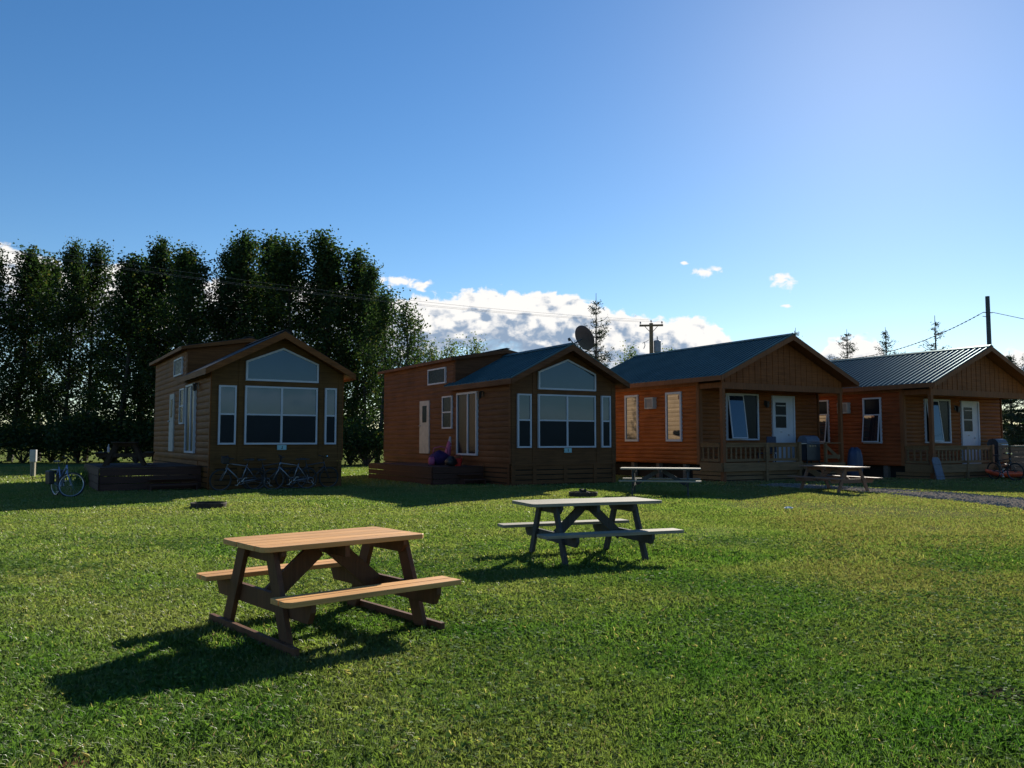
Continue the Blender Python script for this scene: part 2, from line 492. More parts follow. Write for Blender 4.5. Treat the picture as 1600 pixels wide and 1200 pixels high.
# ------------------------------------------------------------------ mesh builder
class MB:
    def __init__(s):
        s.v, s.f, s.m = [], [], []
        s.mi = 0
        s.marks = []

    def add(s, vs, fs):
        o = len(s.v)
        s.marks.append((o, len(s.f)))
        s.v += [tuple(q) for q in vs]
        s.f += [tuple(i + o for i in f) for f in fs]
        s.m += [s.mi] * len(fs)

    def box(s, a, b):
        x0, y0, z0 = [min(a[i], b[i]) for i in range(3)]
        x1, y1, z1 = [max(a[i], b[i]) for i in range(3)]
        s.add([(x0, y0, z0), (x1, y0, z0), (x1, y1, z0), (x0, y1, z0), (x0, y0, z1), (x1, y0, z1), (x1, y1, z1), (x0, y1, z1)],
              [(0, 3, 2, 1), (4, 5, 6, 7), (0, 1, 5, 4), (1, 2, 6, 5), (2, 3, 7, 6), (3, 0, 4, 7)])
        return s

    def beam(s, p, q, w_, h_, up=(0, 0, 1)):
        """rectangular bar from p to q, w_ sideways and h_ along up"""
        p, q = Vector(p), Vector(q)
        d = (q - p).normalized()
        side = d.cross(Vector(up))
        if side.length < 1e-5:
            side = d.cross(Vector((0, 1, 0)))
        side.normalize()
        u = side.cross(d).normalized()
        a, b = side * w_ / 2, u * h_ / 2
        vs = [p - a - b, p + a - b, p + a + b, p - a + b, q - a - b, q + a - b, q + a + b, q - a + b]
        s.add(vs, [(0, 1, 2, 3), (7, 6, 5, 4), (0, 4, 5, 1), (1, 5, 6, 2), (2, 6, 7, 3), (3, 7, 4, 0)])
        return s

    def tube(s, pts, r, n=8, cap=True):
        pts = [Vector(q) for q in pts]
        rs = r if isinstance(r, (list, tuple)) else [r] * len(pts)
        vs, fs = [], []
        prev = None
        for i, q in enumerate(pts):
            d = (pts[min(i + 1, len(pts) - 1)] - pts[max(i - 1, 0)]).normalized()
            if prev is None:
                a = d.cross(Vector((0, 0, 1)))
                if a.length < 1e-3:
                    a = d.cross(Vector((1, 0, 0)))
            else:
                a = prev - d * prev.dot(d)
            a.normalize()
            prev = a
            b = d.cross(a)
            for k in range(n):
                t = 2 * PI * k / n
                vs.append(q + (a * math.cos(t) + b * math.sin(t)) * rs[i])
        for i in range(len(pts) - 1):
            for k in range(n):
                k2 = (k + 1) % n
                fs.append((i * n + k, i * n + k2, (i + 1) * n + k2, (i + 1) * n + k))
        if cap:
            fs.append(tuple(range(n - 1, -1, -1)))
            fs.append(tuple((len(pts) - 1) * n + k for k in range(n)))
        s.add(vs, fs)
        return s

    def torus(s, c, axis, R_, r, n=36, k=6):
        c, ax = Vector(c), Vector(axis).normalized()
        a = ax.cross(Vector((0, 0, 1)))
        if a.length < 1e-3:
            a = Vector((1, 0, 0))
        a.normalize()
        b = ax.cross(a)
        vs, fs = [], []
        for i in range(n):
            t = 2 * PI * i / n
            d = a * math.cos(t) + b * math.sin(t)
            for j in range(k):
                u = 2 * PI * j / k
                vs.append(c + d * (R_ + r * math.cos(u)) + ax * r * math.sin(u))
        for i in range(n):
            for j in range(k):
                i2, j2 = (i + 1) % n, (j + 1) % k
                fs.append((i * k + j, i2 * k + j, i2 * k + j2, i * k + j2))
        s.add(vs, fs)
        return s

    def prism(s, poly, a, b):
        """closed polygon (3D points) swept by the vector b-a"""
        poly = [Vector(q) for q in poly]
        off = Vector(b) - Vector(a)
        n = len(poly)
        vs = [q + Vector(a) for q in poly] + [q + Vector(a) + off for q in poly]
        fs = [tuple(range(n - 1, -1, -1)), tuple(range(n, 2 * n))]
        for i in range(n):
            j = (i + 1) % n
            fs.append((i, j, n + j, n + i))
        s.add(vs, fs)
        return s

    def lathe(s, prof, c=(0, 0, 0), n=20):
        vs, fs = [], []
        for (r, z) in prof:
            for k in range(n):
                t = 2 * PI * k / n
                vs.append((c[0] + r * math.cos(t), c[1] + r * math.sin(t), c[2] + z))
        for i in range(len(prof) - 1):
            for k in range(n):
                k2 = (k + 1) % n
                fs.append((i * n + k, i * n + k2, (i + 1) * n + k2, (i + 1) * n + k))
        s.add(vs, fs)
        return s

    def split(s, name, mats, parent=None, **kw):
        """every add() call becomes an object of its own"""
        res = []
        for (v0, f0), (v1, f1) in zip(s.marks, s.marks[1:] + [(len(s.v), len(s.f))]):
            q = MB()
            q.add(s.v[v0:v1], [tuple(i - v0 for i in f) for f in s.f[f0:f1]])
            res.append(q.build(name, mats, parent, **kw))
        return res

    def build(s, name, mats, parent=None, smooth=False, bevel=0., label=None):
        me = bpy.data.meshes.new(name)
        me.from_pydata(s.v, [], s.f)
        for q in (mats if isinstance(mats, (list, tuple)) else [mats]):
            me.materials.append(q)
        me.polygons.foreach_set('material_index', s.m)
        if smooth:
            me.polygons.foreach_set('use_smooth', [True] * len(me.polygons))
        me.update()
        import bmesh
        bm = bmesh.new()
        bm.from_mesh(me)
        bmesh.ops.recalc_face_normals(bm, faces=bm.faces)
        if bevel:
            bmesh.ops.bevel(bm, geom=bm.edges[:], offset=bevel, segments=1, affect='EDGES', profile=.5)
        bm.to_mesh(me)
        bm.free()
        o = bpy.data.objects.new(name, me)
        col.objects.link(o)
        if parent:
            o.parent = parent
        if label:
            o['label'] = label
        return o


def tag(o, label, cat=None, group=None, kind=None):
    if label:
        o['label'] = label
    if cat:
        o['category'] = cat
    if group:
        o['group'] = group
    if kind:
        o['kind'] = kind
    return o


def thing(name, label, cat, loc=(0, 0, 0), rz=0., group=None, scale=1.):
    o = bpy.data.objects.new(name, None)
    o.empty_display_size = .2
    col.objects.link(o)
    o.location = loc
    o.rotation_euler = (0, 0, rz)
    o.scale = (scale,) * 3 if not isinstance(scale, tuple) else scale
    return tag(o, label, cat, group)


def kids(o):
    return [q for q in bpy.data.objects if q.parent == o]


def copy_tree(o, parent=None):
    ks = kids(o)
    c = o.copy()
    col.objects.link(c)
    c.parent = parent
    for k in ks:
        copy_tree(k, c)
    return c


def np_mesh(name, verts, faces_n, mat_, parent=None, mats=None, mi=None):
    """verts (n,3) array, faces are consecutive runs of faces_n vertices"""
    me = bpy.data.meshes.new(name)
    n = len(verts)
    nf = n // faces_n
    me.vertices.add(n)
    me.vertices.foreach_set('co', np.ascontiguousarray(verts, dtype=np.float32).ravel())
    me.loops.add(n)
    me.loops.foreach_set('vertex_index', np.arange(n, dtype=np.int32))
    me.polygons.add(nf)
    me.polygons.foreach_set('loop_start', np.arange(0, n, faces_n, dtype=np.int32))
    me.polygons.foreach_set('loop_total', np.full(nf, faces_n, dtype=np.int32))
    me.materials.append(mat_)
    me.update(calc_edges=True)
    me.validate()
    o = bpy.data.objects.new(name, me)
    col.objects.link(o)
    if parent:
        o.parent = parent
    return o


def ground_pt(x, y, z=0.):
    cx, cy = x - 800, 600 - y
    fy = F_PX * math.cos(PITCH) - cy * math.sin(PITCH)
    fz = cy * math.cos(PITCH) + F_PX * math.sin(PITCH)
    t = (z - CAM_H) / fz
    return cx * t, fy * t


def at(x, D, y=None, z=None):
    """point seen in column x at depth D, either at row y or at height z"""
    if z is None:
        a, e = px_dir(x, y)
        X = D * math.tan(R(a))
        z = CAM_H + math.hypot(X, D) * math.tan(R(e))
        return Vector((X, D, z))
    X = (x - 800) / F_PX * D
    return Vector((X, D, z))


# ------------------------------------------------------------------ ground, path
rng = np.random.default_rng(7)


def make_ground():
    mb = MB()
    xs = [-1500, -400, -120, -60] + list(np.arange(-40, 41, 2.0)) + [60, 120, 400, 1500]
    ys = [-1500, -300, -60, -20] + list(np.arange(-8, 61, 2.0)) + [80, 120, 300, 700, 2500]
    vs = [(x, y, 0) for y in ys for x in xs]
    nx = len(xs)
    fs = [(j * nx + i, j * nx + i + 1, (j + 1) * nx + i + 1, (j + 1) * nx + i) for j in range(len(ys) - 1) for i in range(nx - 1)]
    mb.add(vs, fs)
    return mb.build('ground', M['ground'])


g = make_ground()
tag(g, 'green lawn with worn patches in front of the cabins', None, None, 'structure')

# gravel drive: left edge and right edge given along its length
PATH = [((8.2, 27.8), (9.6, 29.6)), ((9.6, 25.6), (11.2, 26.7)), ((10.55, 23.6), (12.6, 24.6)), ((11.0, 21.2), (13.3, 22.0)), ((11.2, 18.6), (13.7, 19.2)), ((10.9, 15.8), (13.8, 16.0)), ((10.6, 12.6), (13.8, 12.4))]
mb = MB()
vs, fs = [], []
for i, (a, b) in enumerate(PATH):
    for k in range(5):
        t = k / 4
        vs.append((a[0] + (b[0] - a[0]) * t, a[1] + (b[1] - a[1]) * t, .006 + .02 * math.sin(PI * t)))
for i in range(len(PATH) - 1):
    for k in range(4):
        fs.append((i * 5 + k, i * 5 + k + 1, (i + 1) * 5 + k + 1, (i + 1) * 5 + k))
mb.add(vs, fs)
tag(mb.build('path', M['gravel']), 'grey gravel drive curving across the lawn at the right', None, None, 'structure')


def in_path(x, y, grow=0.):
    res = np.zeros(len(x), bool)
    for i in range(len(PATH) - 1):
        poly = [PATH[i][0], PATH[i][1], PATH[i + 1][1], PATH[i + 1][0]]
        c = np.mean(poly, axis=0)
        poly = [((px - c[0]) * (1 + grow) + c[0], (py - c[1]) * (1 + grow) + c[1]) for px, py in poly]
        s_ = None
        ins = np.ones(len(x), bool)
        area = sum(poly[k][0] * poly[(k + 1) % 4][1] - poly[(k + 1) % 4][0] * poly[k][1] for k in range(4))
        sg = 1 if area > 0 else -1
        for k in range(4):
            (x0, y0), (x1, y1) = poly[k], poly[(k + 1) % 4]
            ins &= ((x1 - x0) * (y - y0) - (y1 - y0) * (x - x0)) * sg >= 0
        res |= ins
    return res


def soil_patch(X, Y, a, b, m_, label):
    vs_ = [(X, Y, .006)]
    for i in range(22):
        t_ = 2 * PI * i / 22
        k_ = 1.25 + .22 * math.sin(3 * t_ + 1) + .15 * math.sin(7 * t_)
        vs_.append((X + math.cos(t_) * a * k_, Y + math.sin(t_) * b * k_, .004))
    mb_ = MB()
    mb_.add(vs_, [(0, 1 + i, 1 + (i + 1) % 22) for i in range(22)])
    tag(mb_.build('bare_soil', m_), label, None, None, 'structure')


M['soil_red'] = matte('reddish soil', (.17, .085, .05), .5, 40)
M['soil_dark'] = matte('dark soil', (.035, .030, .022), .5, 30)
soil_patch(-2.03, 3.93, .09, .13, M['soil_red'], 'small bare patch of reddish soil in the lawn')
soil_patch(3.02, 4.97, .30, .16, M['soil_dark'], 'small dark bare patch in the lawn')


def vnoise(x, y, s, seed=0):
    """cheap value noise"""
    x, y = x * s + seed * 17.3, y * s + seed * 5.1
    xi, yi = np.floor(x).astype(int), np.floor(y).astype(int)
    fx, fy = x - xi, y - yi
    fx, fy = fx * fx * (3 - 2 * fx), fy * fy * (3 - 2 * fy)

    def h(a, b):
        q = np.sin(a * 127.1 + b * 311.7 + seed * 74.7) * 43758.5453
        return q - np.floor(q)
    return (h(xi, yi) * (1 - fx) + h(xi + 1, yi) * fx) * (1 - fy) + (h(xi, yi + 1) * (1 - fx) + h(xi + 1, yi + 1) * fx) * fy


# ------------------------------------------------------------------ grass (one mass of blades, coarser with distance)
def scatter(d0, d1, dens, margin=None):
    """random points in the strip of ground between depth d0 and d1 as wide as the view"""
    half = .64
    margin = min(6., 1.6 + d0 * .3) if margin is None else margin
    area_n = int(dens * (d1 - d0) * (half * (d0 + d1) + 2 * margin))
    y = rng.uniform(d0, d1, int(area_n * 1.35))
    hw = half * y + margin
    keep = rng.random(len(y)) < hw / (half * d1 + margin)
    y, hw = y[keep], hw[keep]
    x = rng.uniform(-1, 1, len(y)) * hw
    return x, y


def blades(d0, d1, dens, wid, hgt):
    x, y = scatter(d0, d1, dens)
    # clumping and thin, worn places
    cl = vnoise(x, y, 6., 1) * .5 + vnoise(x, y, 15., 2) * .5
    wear = vnoise(x, y, .38, 3) * .6 + vnoise(x, y, 1.1, 4) * .4 + np.clip((x - .22 * y) * .05, -.1, .16)
    keep = rng.random(len(x)) < np.clip(.5 + cl * .95 - np.clip(wear - .62, 0, 1) * 2.4, .22, 1)
    keep &= ~in_path(x, y, -.04)
    keep &= (((x + 2.03) / .11) ** 2 + ((y - 3.93) / .15) ** 2 > .3 + 1.3 * vnoise(x, y, 14., 21)) | (rng.random(len(x)) < .18)
    keep &= rng.random(len(x)) < np.where(((x - 3.02) / .30) ** 2 + ((y - 4.97) / .16) ** 2 < .6 + .9 * vnoise(x, y, 7., 22), .12, 1)
    x, y, cl, wear = x[keep], y[keep], cl[keep], wear[keep]
    n = len(x)
    tall = vnoise(x, y, .7, 5) * .45 + vnoise(x, y, 2.4, 6) * .35 + vnoise(x, y, 7, 16) * .2
    h = hgt * (.45 + .95 * rng.random(n)) * (.55 + .9 * tall) * (1 - .45 * np.clip((wear - .5) * 3, 0, 1))
    a = rng.uniform(0, 2 * PI, n)                # lean direction
    lean = rng.uniform(.15, 1.25, n)
    wd = wid * rng.uniform(.6, 1.3, n)
    ca, sa = np.cos(a), np.sin(a)
    tw = a + PI / 2 + rng.normal(0, .5, n)
    cx, cy = np.cos(tw), np.sin(tw)
    base = np.stack([x, y, np.zeros(n) - .004], 1)
    mid = base + np.stack([ca * h * .35 * lean, sa * h * .35 * lean, h * .6], 1)
    tip = base + np.stack([ca * h * lean, sa * h * lean, h * (1.02 - .28 * lean)], 1)
    side = np.stack([cx * wd / 2, cy * wd / 2, np.zeros(n)], 1)
    return np.stack([base - side, base + side, mid + side * .85, tip, mid - side * .85], 1).reshape(-1, 3)


parts = [blades(3.2, 6.0, 13000, .0040, .046), blades(6.0, 10., 5600, .0062, .047), blades(10., 17., 2100, .0098, .050),
         blades(17., 27., 850, .016, .052), blades(27., 48., 200, .030, .060)]
allb = np.concatenate(parts)
grass = np_mesh('grass', allb, 5, M['blade'])
tag(grass, 'short mown grass covering the lawn', 'grass', None, 'stuff')


def clover():
    x, y = scatter(3.2, 13, 1500)
    pt = vnoise(x, y, .9, 11) * .6 + vnoise(x, y, 3.2, 12) * .4
    keep = rng.random(len(x)) < np.clip((pt - .42) * 4.2, .03, 1) * np.clip(1.5 - y / 12, .25, 1)
    x, y = x[keep], y[keep]
    n = len(x)
    z = rng.uniform(.015, .045, n)
    out_ = []
    a0 = rng.uniform(0, 2 * PI, n)
    tilt = rng.normal(0, .6, (n, 2))
    r = rng.uniform(.0035, .0065, n) * (1 + y * .05)
    for k in range(3):
        a = a0 + k * 2 * PI / 3
        c = np.stack([x + np.cos(a) * r, y + np.sin(a) * r, z], 1)
        ring = []
        for j in range(6):
            t = a + 2 * PI * j / 6
            dx, dy = np.cos(t) * r * .95, np.sin(t) * r * .95
            ring.append(c + np.stack([dx, dy, dx * tilt[:, 0] + dy * tilt[:, 1]], 1))
        out_.append(np.stack(ring, 1))
    return np.stack(out_, 1).reshape(-1, 3)


tag(np_mesh('clover', clover(), 6, M['clover']), 'low clover growing in patches through the lawn', 'clover', None, 'stuff')


def stones():
    y = rng.uniform(12.4, 29, 26000)
    x = rng.uniform(8, 14, 26000)
    k = in_path(x, y, .02) & (rng.random(len(x)) < .75)
    x, y = x[k], y[k]
    n = len(x)
    r = rng.uniform(.012, .035, n)
    fr = []
    top = np.stack([x, y, .012 + r * .9], 1)
    cs = []
    a0 = rng.uniform(0, 2 * PI, n)
    for j in range(4):
        t = a0 + j * PI / 2
        rr = r * rng.uniform(.8, 1.3, n)
        cs.append(np.stack([x + np.cos(t) * rr, y + np.sin(t) * rr, np.full(n, .008)], 1))
    for j in range(4):
        fr.append(np.stack([cs[j], cs[(j + 1) % 4], top], 1))
    return np.stack(fr, 1).reshape(-1, 3)


tag(np_mesh('gravel', stones(), 3, M['stone']), 'loose grey stones on the gravel drive', 'gravel', None, 'stuff')


# ------------------------------------------------------------------ cabins
def windowed(mb, x0, x1, z0, z1, y, t, th):
    """picture-frame of four bars round x0..x1, z0..z1; t bar width, th from y outward (negative y)"""
    mb.box((x0, y, z0), (x1, y - th, z0 + t))
    mb.box((x0, y, z1 - t), (x1, y - th, z1))
    mb.box((x0, y, z0 + t), (x0 + t, y - th, z1 - t))
    mb.box((x1 - t, y, z0 + t), (x1, y - th, z1 - t))


class Wall:
    """maps (a, z, out) to a cabin's local coordinates: 'front' a=x out=-y at depth v; 'left' a=y out=-x"""
    def __init__(s, kind, off=0.):
        s.k, s.o = kind, off

    def p(s, a, z, out_=0.):
        if s.k == 'front':
            return (a, s.o - out_, z)
        if s.k == 'left':
            return (s.o - out_, a, z)
        if s.k == 'right':
            return (s.o + out_, a, z)
        return (a, s.o + out_, z)            # back

    def box(s, mb, a0, a1, z0, z1, o0, o1):
        mb.box(s.p(a0, z0, o0), s.p(a1, z1, o1))

    def frame(s, mb, a0, a1, z0, z1, t, o0, o1):
        s.box(mb, a0, a1, z0, z0 + t, o0, o1)
        s.box(mb, a0, a1, z1 - t, z1, o0, o1)
        s.box(mb, a0, a0 + t, z0 + t, z1 - t, o0, o1)
        s.box(mb, a1 - t, a1, z0 + t, z1 - t, o0, o1)

    def siding(s, mb, a0, a1, z0, z1, pitch=.18, bulge=.028, thick=.1, slope=None):
        """half-round log courses; closed box behind"""
        n = max(1, round((z1 - z0) / pitch))
        h = (z1 - z0) / n
        prof = []
        for i in range(n):
            for k in range(5):
                t = k / 5
                prof.append((bulge * math.sin(PI * min(1, t * 1.0)) ** .6 if k else 0., z0 + (i + t) * h))
        prof.append((0., z1))
        vs = [s.p(a0, z, o) for o, z in prof] + [s.p(a1, z, o) for o, z in prof]
        m_ = len(prof)
        fs = [(i, i + 1, m_ + i + 1, m_ + i) for i in range(m_ - 1)]
        b = len(vs)
        vs += [s.p(a0, z0, -thick), s.p(a0, z1, -thick), s.p(a1, z0, -thick), s.p(a1, z1, -thick)]
        fs += [tuple([b, b + 1] + list(range(m_ - 1, -1, -1))), tuple([b + 3, b + 2] + list(range(m_, 2 * m_))),
               (b, b + 2, b + 3, b + 1), (m_ - 1, 2 * m_ - 1, b + 3, b + 1), (0, m_, b + 2, b)]
        mb.add(vs, fs)


def add_window(root, wall, a0, a1, z0, z1, mid=None, mullion=None, t=.055, label=None, screen=True, out_=.045, glass_mat='glass'):
    mb = MB()
    wall.frame(mb, a0, a1, z0, z1, t, 0., out_ + .03)
    if mid:
        wall.box(mb, a0 + t, a1 - t, mid - t * .45, mid + t * .45, 0., out_ + .025)
    if mullion:
        if mid:
            wall.box(mb, mullion - t * .6, mullion + t * .6, z0 + t, mid - t * .45, 0., out_ + .027)
            wall.box(mb, mullion - t * .6, mullion + t * .6, mid + t * .45, z1 - t, 0., out_ + .027)
        else:
            wall.box(mb, mullion - t * .6, mullion + t * .6, z0 + t, z1 - t, 0., out_ + .027)
    f = mb.build('window', M['white'], root, label=label)
    rows = [(z0 + t, mid - t * .45, True), (mid + t * .45, z1 - t, False)] if mid else [(z0 + t, z1 - t, False)]
    cols = [(a0 + t, mullion - t * .6), (mullion + t * .6, a1 - t)] if mullion else [(a0 + t, a1 - t)]
    for (r0, r1, low) in rows:
        for (c0_, c1_) in cols:
            g_ = MB()
            wall.box(g_, c0_ + .001, c1_ - .001, r0 + .001, r1 - .001, out_ - .015, out_)
            g_.build('pane', M['glass_dark' if (low and screen) else glass_mat], f)
    return f


def awning_window(root, wall, a0, a1, z0, z1, s0, s1, sz0, sz1, swing, t=.06, mullion=None, label=None):
    """frame with dark opening; one sash s0..s1, sz0..sz1 hinged at its top and swung outward"""
    mb = MB()
    wall.frame(mb, a0, a1, z0, z1, t, 0., .08)
    if mullion:
        wall.box(mb, mullion - .03, mullion + .03, z0 + t, z1 - t, 0., .075)
    f = mb.build('window', M['white'], root, label=label)
    g_ = MB()
    wall.box(g_, a0 + t, a1 - t, z0 + t, z1 - t, .02, .03)
    g_.build('pane', M['glass_dark'], f)
    H_ = sz1 - sz0
    so, dz = math.sin(swing) * H_, math.cos(swing) * H_

    def q(a, h, o):          # h measured down from hinge, o off the sash plane
        return wall.p(a, sz1 - h / H_ * dz + o * math.sin(swing), .08 + h / H_ * so + o * math.cos(swing))

    def bar(mb_, aa, ab, ha, hb, oa, ob):
        vs = [q(aa, ha, oa), q(ab, ha, oa), q(ab, hb, oa), q(aa, hb, oa), q(aa, ha, ob), q(ab, ha, ob), q(ab, hb, ob), q(aa, hb, ob)]
        mb_.add(vs, [(0, 3, 2, 1), (4, 5, 6, 7), (0, 1, 5, 4), (1, 2, 6, 5), (2, 3, 7, 6), (3, 0, 4, 7)])
    mb = MB()
    k = .045
    bar(mb, s0, s1, 0, k, 0, .03)
    bar(mb, s0, s1, H_ - k, H_, 0, .03)
    bar(mb, s0, s0 + k, k, H_ - k, 0, .03)
    bar(mb, s1 - k, s1, k, H_ - k, 0, .03)
    sash = mb.build('sash', M['white'], f)
    mb = MB()
    bar(mb, s0 + k, s1 - k, k, H_ - k, .008, .02)
    pn = mb.build('sash_glass', M['glass_side' if wall.k == 'left' else 'glass'], f)
    return f


def gable_roof(root, u0, u1, v0, v1, ze, zr, th=.10, metal=True, pitch_r=.24, fascia=None, fh=.20, name='roof'):
    uc = (u0 + u1) / 2
    mb = MB()
    for sgn, ue in ((-1, u0), (1, u1)):
        pts = [(ue, 0, ze), (uc, 0, zr), (uc, 0, zr - th), (ue, 0, ze - th)]
        mb.prism([Vector(p) for p in pts], (0, v0, 0), (0, v1, 0))
        if metal:
            n = int((v1 - v0) / pitch_r)
            for i in range(n + 1):
                v = v0 + .012 + i * (v1 - v0 - .05) / n
                mb.prism([Vector((ue, 0, ze)), Vector((uc, 0, zr)), Vector((uc, 0, zr + .032)), Vector((ue, 0, ze + .032))], (0, v, 0), (0, v + .04, 0))
    r = mb.build(name, M['roof_metal'] if metal else M['shingle'], root)
    # ridge cap
    mb = MB()
    w_ = .16
    sl = (zr - ze) / (uc - u0)
    mb.prism([Vector((uc - w_, 0, zr - w_ * sl + .035)), Vector((uc, 0, zr + .035)), Vector((uc + w_, 0, zr - w_ * sl + .035)), Vector((uc + w_, 0, zr - w_ * sl + .05)), Vector((uc, 0, zr + .055)), Vector((uc - w_, 0, zr - w_ * sl + .05))], (0, v0 - .01, 0), (0, v1, 0))
    mb.build('ridge_cap', M['roof_metal'] if metal else M['shingle'], r)
    if fascia:
        mb = MB()
        for ue in (u0, u1):
            d = .012 if ue == u0 else -.012
            for vv in (v0 - .03, v1 + .003):
                mb.prism([Vector((ue - d, 0, ze - .02)), Vector((uc, 0, zr - .02)), Vector((uc, 0, zr - fh - .03)), Vector((ue - d, 0, ze - fh))], (0, vv, 0), (0, vv + .027, 0))
        mb.split('gable_fascia', M[fascia], root)
        mb = MB()
        for ue, s_ in ((u0, -1), (u1, 1)):
            mb.box((ue + s_ * .003, v0, ze - fh), (ue + s_ * .028, v1, ze - .02))
        mb.split('eave_fascia', M[fascia], root)
        # soffit
        mb = MB()
        for ue in (u0, u1):
            mb.prism([Vector((ue, 0, ze - th - .012)), Vector((uc, 0, zr - th - .012)), Vector((uc, 0, zr - th - .03)), Vector((ue, 0, ze - th - .03))], (0, v0 + .01, 0), (0, v1 - .01, 0))
        mb.split('soffit', M[fascia], root)
    return r


def skirting(root, name, mat_, wall, a0, a1, z1, z0=-.15, board=.13, gap=.035, posts=()):
    mb = MB()
    z = z1
    while z > z0:
        wall.box(mb, a0, a1, max(z - board, z0), z, -.03, 0.0)
        z -= board + gap
    for a in posts:
        wall.box(mb, a - .07, a + .07, z0, z1 + .001, 0.001, .022)
    return mb.build(name, mat_, root)


def coach_lamp(root, wall, a, z):
    mb = MB()
    wall.box(mb, a - .05, a + .05, z - .1, z + .1, 0, .03)
    wall.box(mb, a - .015, a + .015, z + .05, z + .08, .03, .14)
    wall.box(mb, a - .07, a + .07, z + .02, z + .05, .08, .22)
    wall.box(mb, a - .055, a + .055, z - .16, z + .02, .095, .205)
    wall.box(mb, a - .03, a + .03, z - .19, z - .16, .12, .18)
    return mb.build('wall_lamp', M['black'], root)


def park_cabin(label, loc, rz, side_m, front_m, metal, z_off=0., mark=1):
    W, L = 4.28, 11.6
    fl, ew = .74, 3.60                       # floor line and wall top
    V1 = 4.35                                # where the loft starts
    root = thing('cabin', label, 'cabin', (loc[0], loc[1], z_off), rz, 'cabins along the lawn')
    Wl, Wr, Wf, Wb = Wall('left', 0.), Wall('right', W), Wall('front', 0.), Wall('back', L)
    sm, fm = M[side_m], M[front_m]
    mb = MB()
    Wl.siding(mb, .12, L - .1, fl, ew, .205, .017)
    Wl.siding(mb, V1, L - .1, ew, 4.58, .205, .017)
    mb.build('side_wall', sm, root)
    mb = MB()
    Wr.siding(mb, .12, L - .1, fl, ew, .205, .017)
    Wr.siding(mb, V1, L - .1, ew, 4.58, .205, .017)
    mb.build('side_wall', M['log_sunlit'], root, label='side wall with sunlight painted into its colour')
    mb = MB()
    mb.prism([Vector(q) for q in ((.0, 0, fl), (W, 0, fl), (W, 0, ew + .98), (W / 2, 0, ew + .98), (0, 0, ew + .98))][:2] + [Vector((W, 0, 4.58)), Vector((W / 2, 0, 4.95)), Vector((0, 0, 4.58))], (0, L - .1, 0), (0, L, 0))
    mb.build('back_wall', sm, root)
    # front wall: flat panel with battens and the gable
    sl = (4.70 - 3.45) / 2.37
    gz = 3.55
    mb = MB()
    mb.prism([Vector((.0, 0, fl)), Vector((W, 0, fl)), Vector((W, 0, gz)), Vector((W / 2, 0, gz + sl * W / 2)), Vector((0, 0, gz))], (0, 0, 0), (0, .12, 0))
    fw = mb.build('front_wall', fm, root)
    mb = MB()
    for a in (.07, .89, 3.53, W - .07):
        mb.box((a - .07, -.018, fl), (a + .07, -.001, gz + min(a, W - a) * sl - .05))
    mb.box((.962, -.016, 3.12), (3.458, -.001, 3.22))
    mb.box((0, -.03, fl - .06), (W, -.001, fl - .002))
    mb.build('trim', fm, fw)
    # corner boards of the side wall and the loft front
    mb = MB()
    mb.box((-.045, -.0, fl), (-.001, .115, ew))
    mb.box((W + .001, -.0, fl), (W + .045, .115, ew))
    mb.split('corner_board', sm, root)
    mb = MB()
    mb.prism([Vector((.0, 0, ew - .3)), Vector((W, 0, ew - .3)), Vector((W, 0, 4.58)), Vector((W / 2, 0, 4.95)), Vector((0, 0, 4.58))], (0, V1 - .1, 0), (0, V1, 0))
    mb.build('loft_wall', sm, root)
    gable_roof(root, -.27, W + .27, -.5, V1 + .35, 3.57, 4.82, .10, metal, .30, side_m if not metal else 'log_brown', .2)
    gable_roof(root, -.22, W + .22, V1 - .28, L + .25, 4.66, 5.08, .08, False, .3, side_m, .13, 'loft_roof')
    # skirting
    skirting(root, 'skirting', fm, Wf, .0, W, fl - .065, posts=(.07, .9, 2.15, 3.4, W - .07))
    skirting(root, 'skirting', sm, Wl, .1, L, fl - .005, posts=(.17, 2.0))
    mb = MB()
    mb.box((.06, .06, -.15), (W - .06, L - .06, fl - .01))
    mb.build('crawl_space', M['dark'], root)
    # front windows
    add_window(root, Wf, .21, .75, 1.27, 3.08, 2.20)
    add_window(root, Wf, 1.02, 3.40, 1.27, 3.09, 2.20, 2.20)
    add_window(root, Wf, 3.66, 4.06, 1.27, 3.10, 2.20)
    # gable window: five-sided
    poly = [(1.03, 3.25), (3.42, 3.25), (3.42, 3.86), (2.225, 4.33), (1.03, 3.86)]
    cx, cz = 2.225, 3.68
    inner = [(1.09, 3.31), (3.36, 3.31), (3.36, 3.82), (2.225, 4.265), (1.09, 3.82)]
    mb = MB()
    for i in range(5):
        j = (i + 1) % 5
        mb.prism([Vector((poly[i][0], 0, poly[i][1])), Vector((poly[j][0], 0, poly[j][1])), Vector((inner[j][0], 0, inner[j][1])), Vector((inner[i][0], 0, inner[i][1]))], (0, -.075, 0), (0, -.001, 0))
    f = mb.build('gable_window', M['white'], root)
    mb = MB()
    mb.prism([Vector((a + (.002 if a < 2 else -.002 if a > 3 else 0), 0, b + (.002 if b < 3.5 else -.002))) for a, b in inner], (0, -.045, 0), (0, -.03, 0))
    mb.build('pane', M['glass'], f)
    # side: door, window, sliding door, loft window
    add_window(root, Wl, 5.0, 6.65, 3.73, 4.36, label='small loft window with white frame', glass_mat='glass_dark')
    add_window(root, Wl, 4.42, 5.28, 1.97, 3.22, 2.6, glass_mat='glass_dark')
    mb = MB()
    Wl.box(mb, 6.52, 7.45, 1.0, 3.12, 0, .06)
    dr = mb.build('door', M['white_dull'], root, label='plain pale entrance door with a narrow pane')
    mb = MB()
    Wl.box(mb, 6.75, 7.15, 2.25, 2.92, .061, .07)
    mb.build('pane', M['glass_dark'], dr)
    mb = MB()
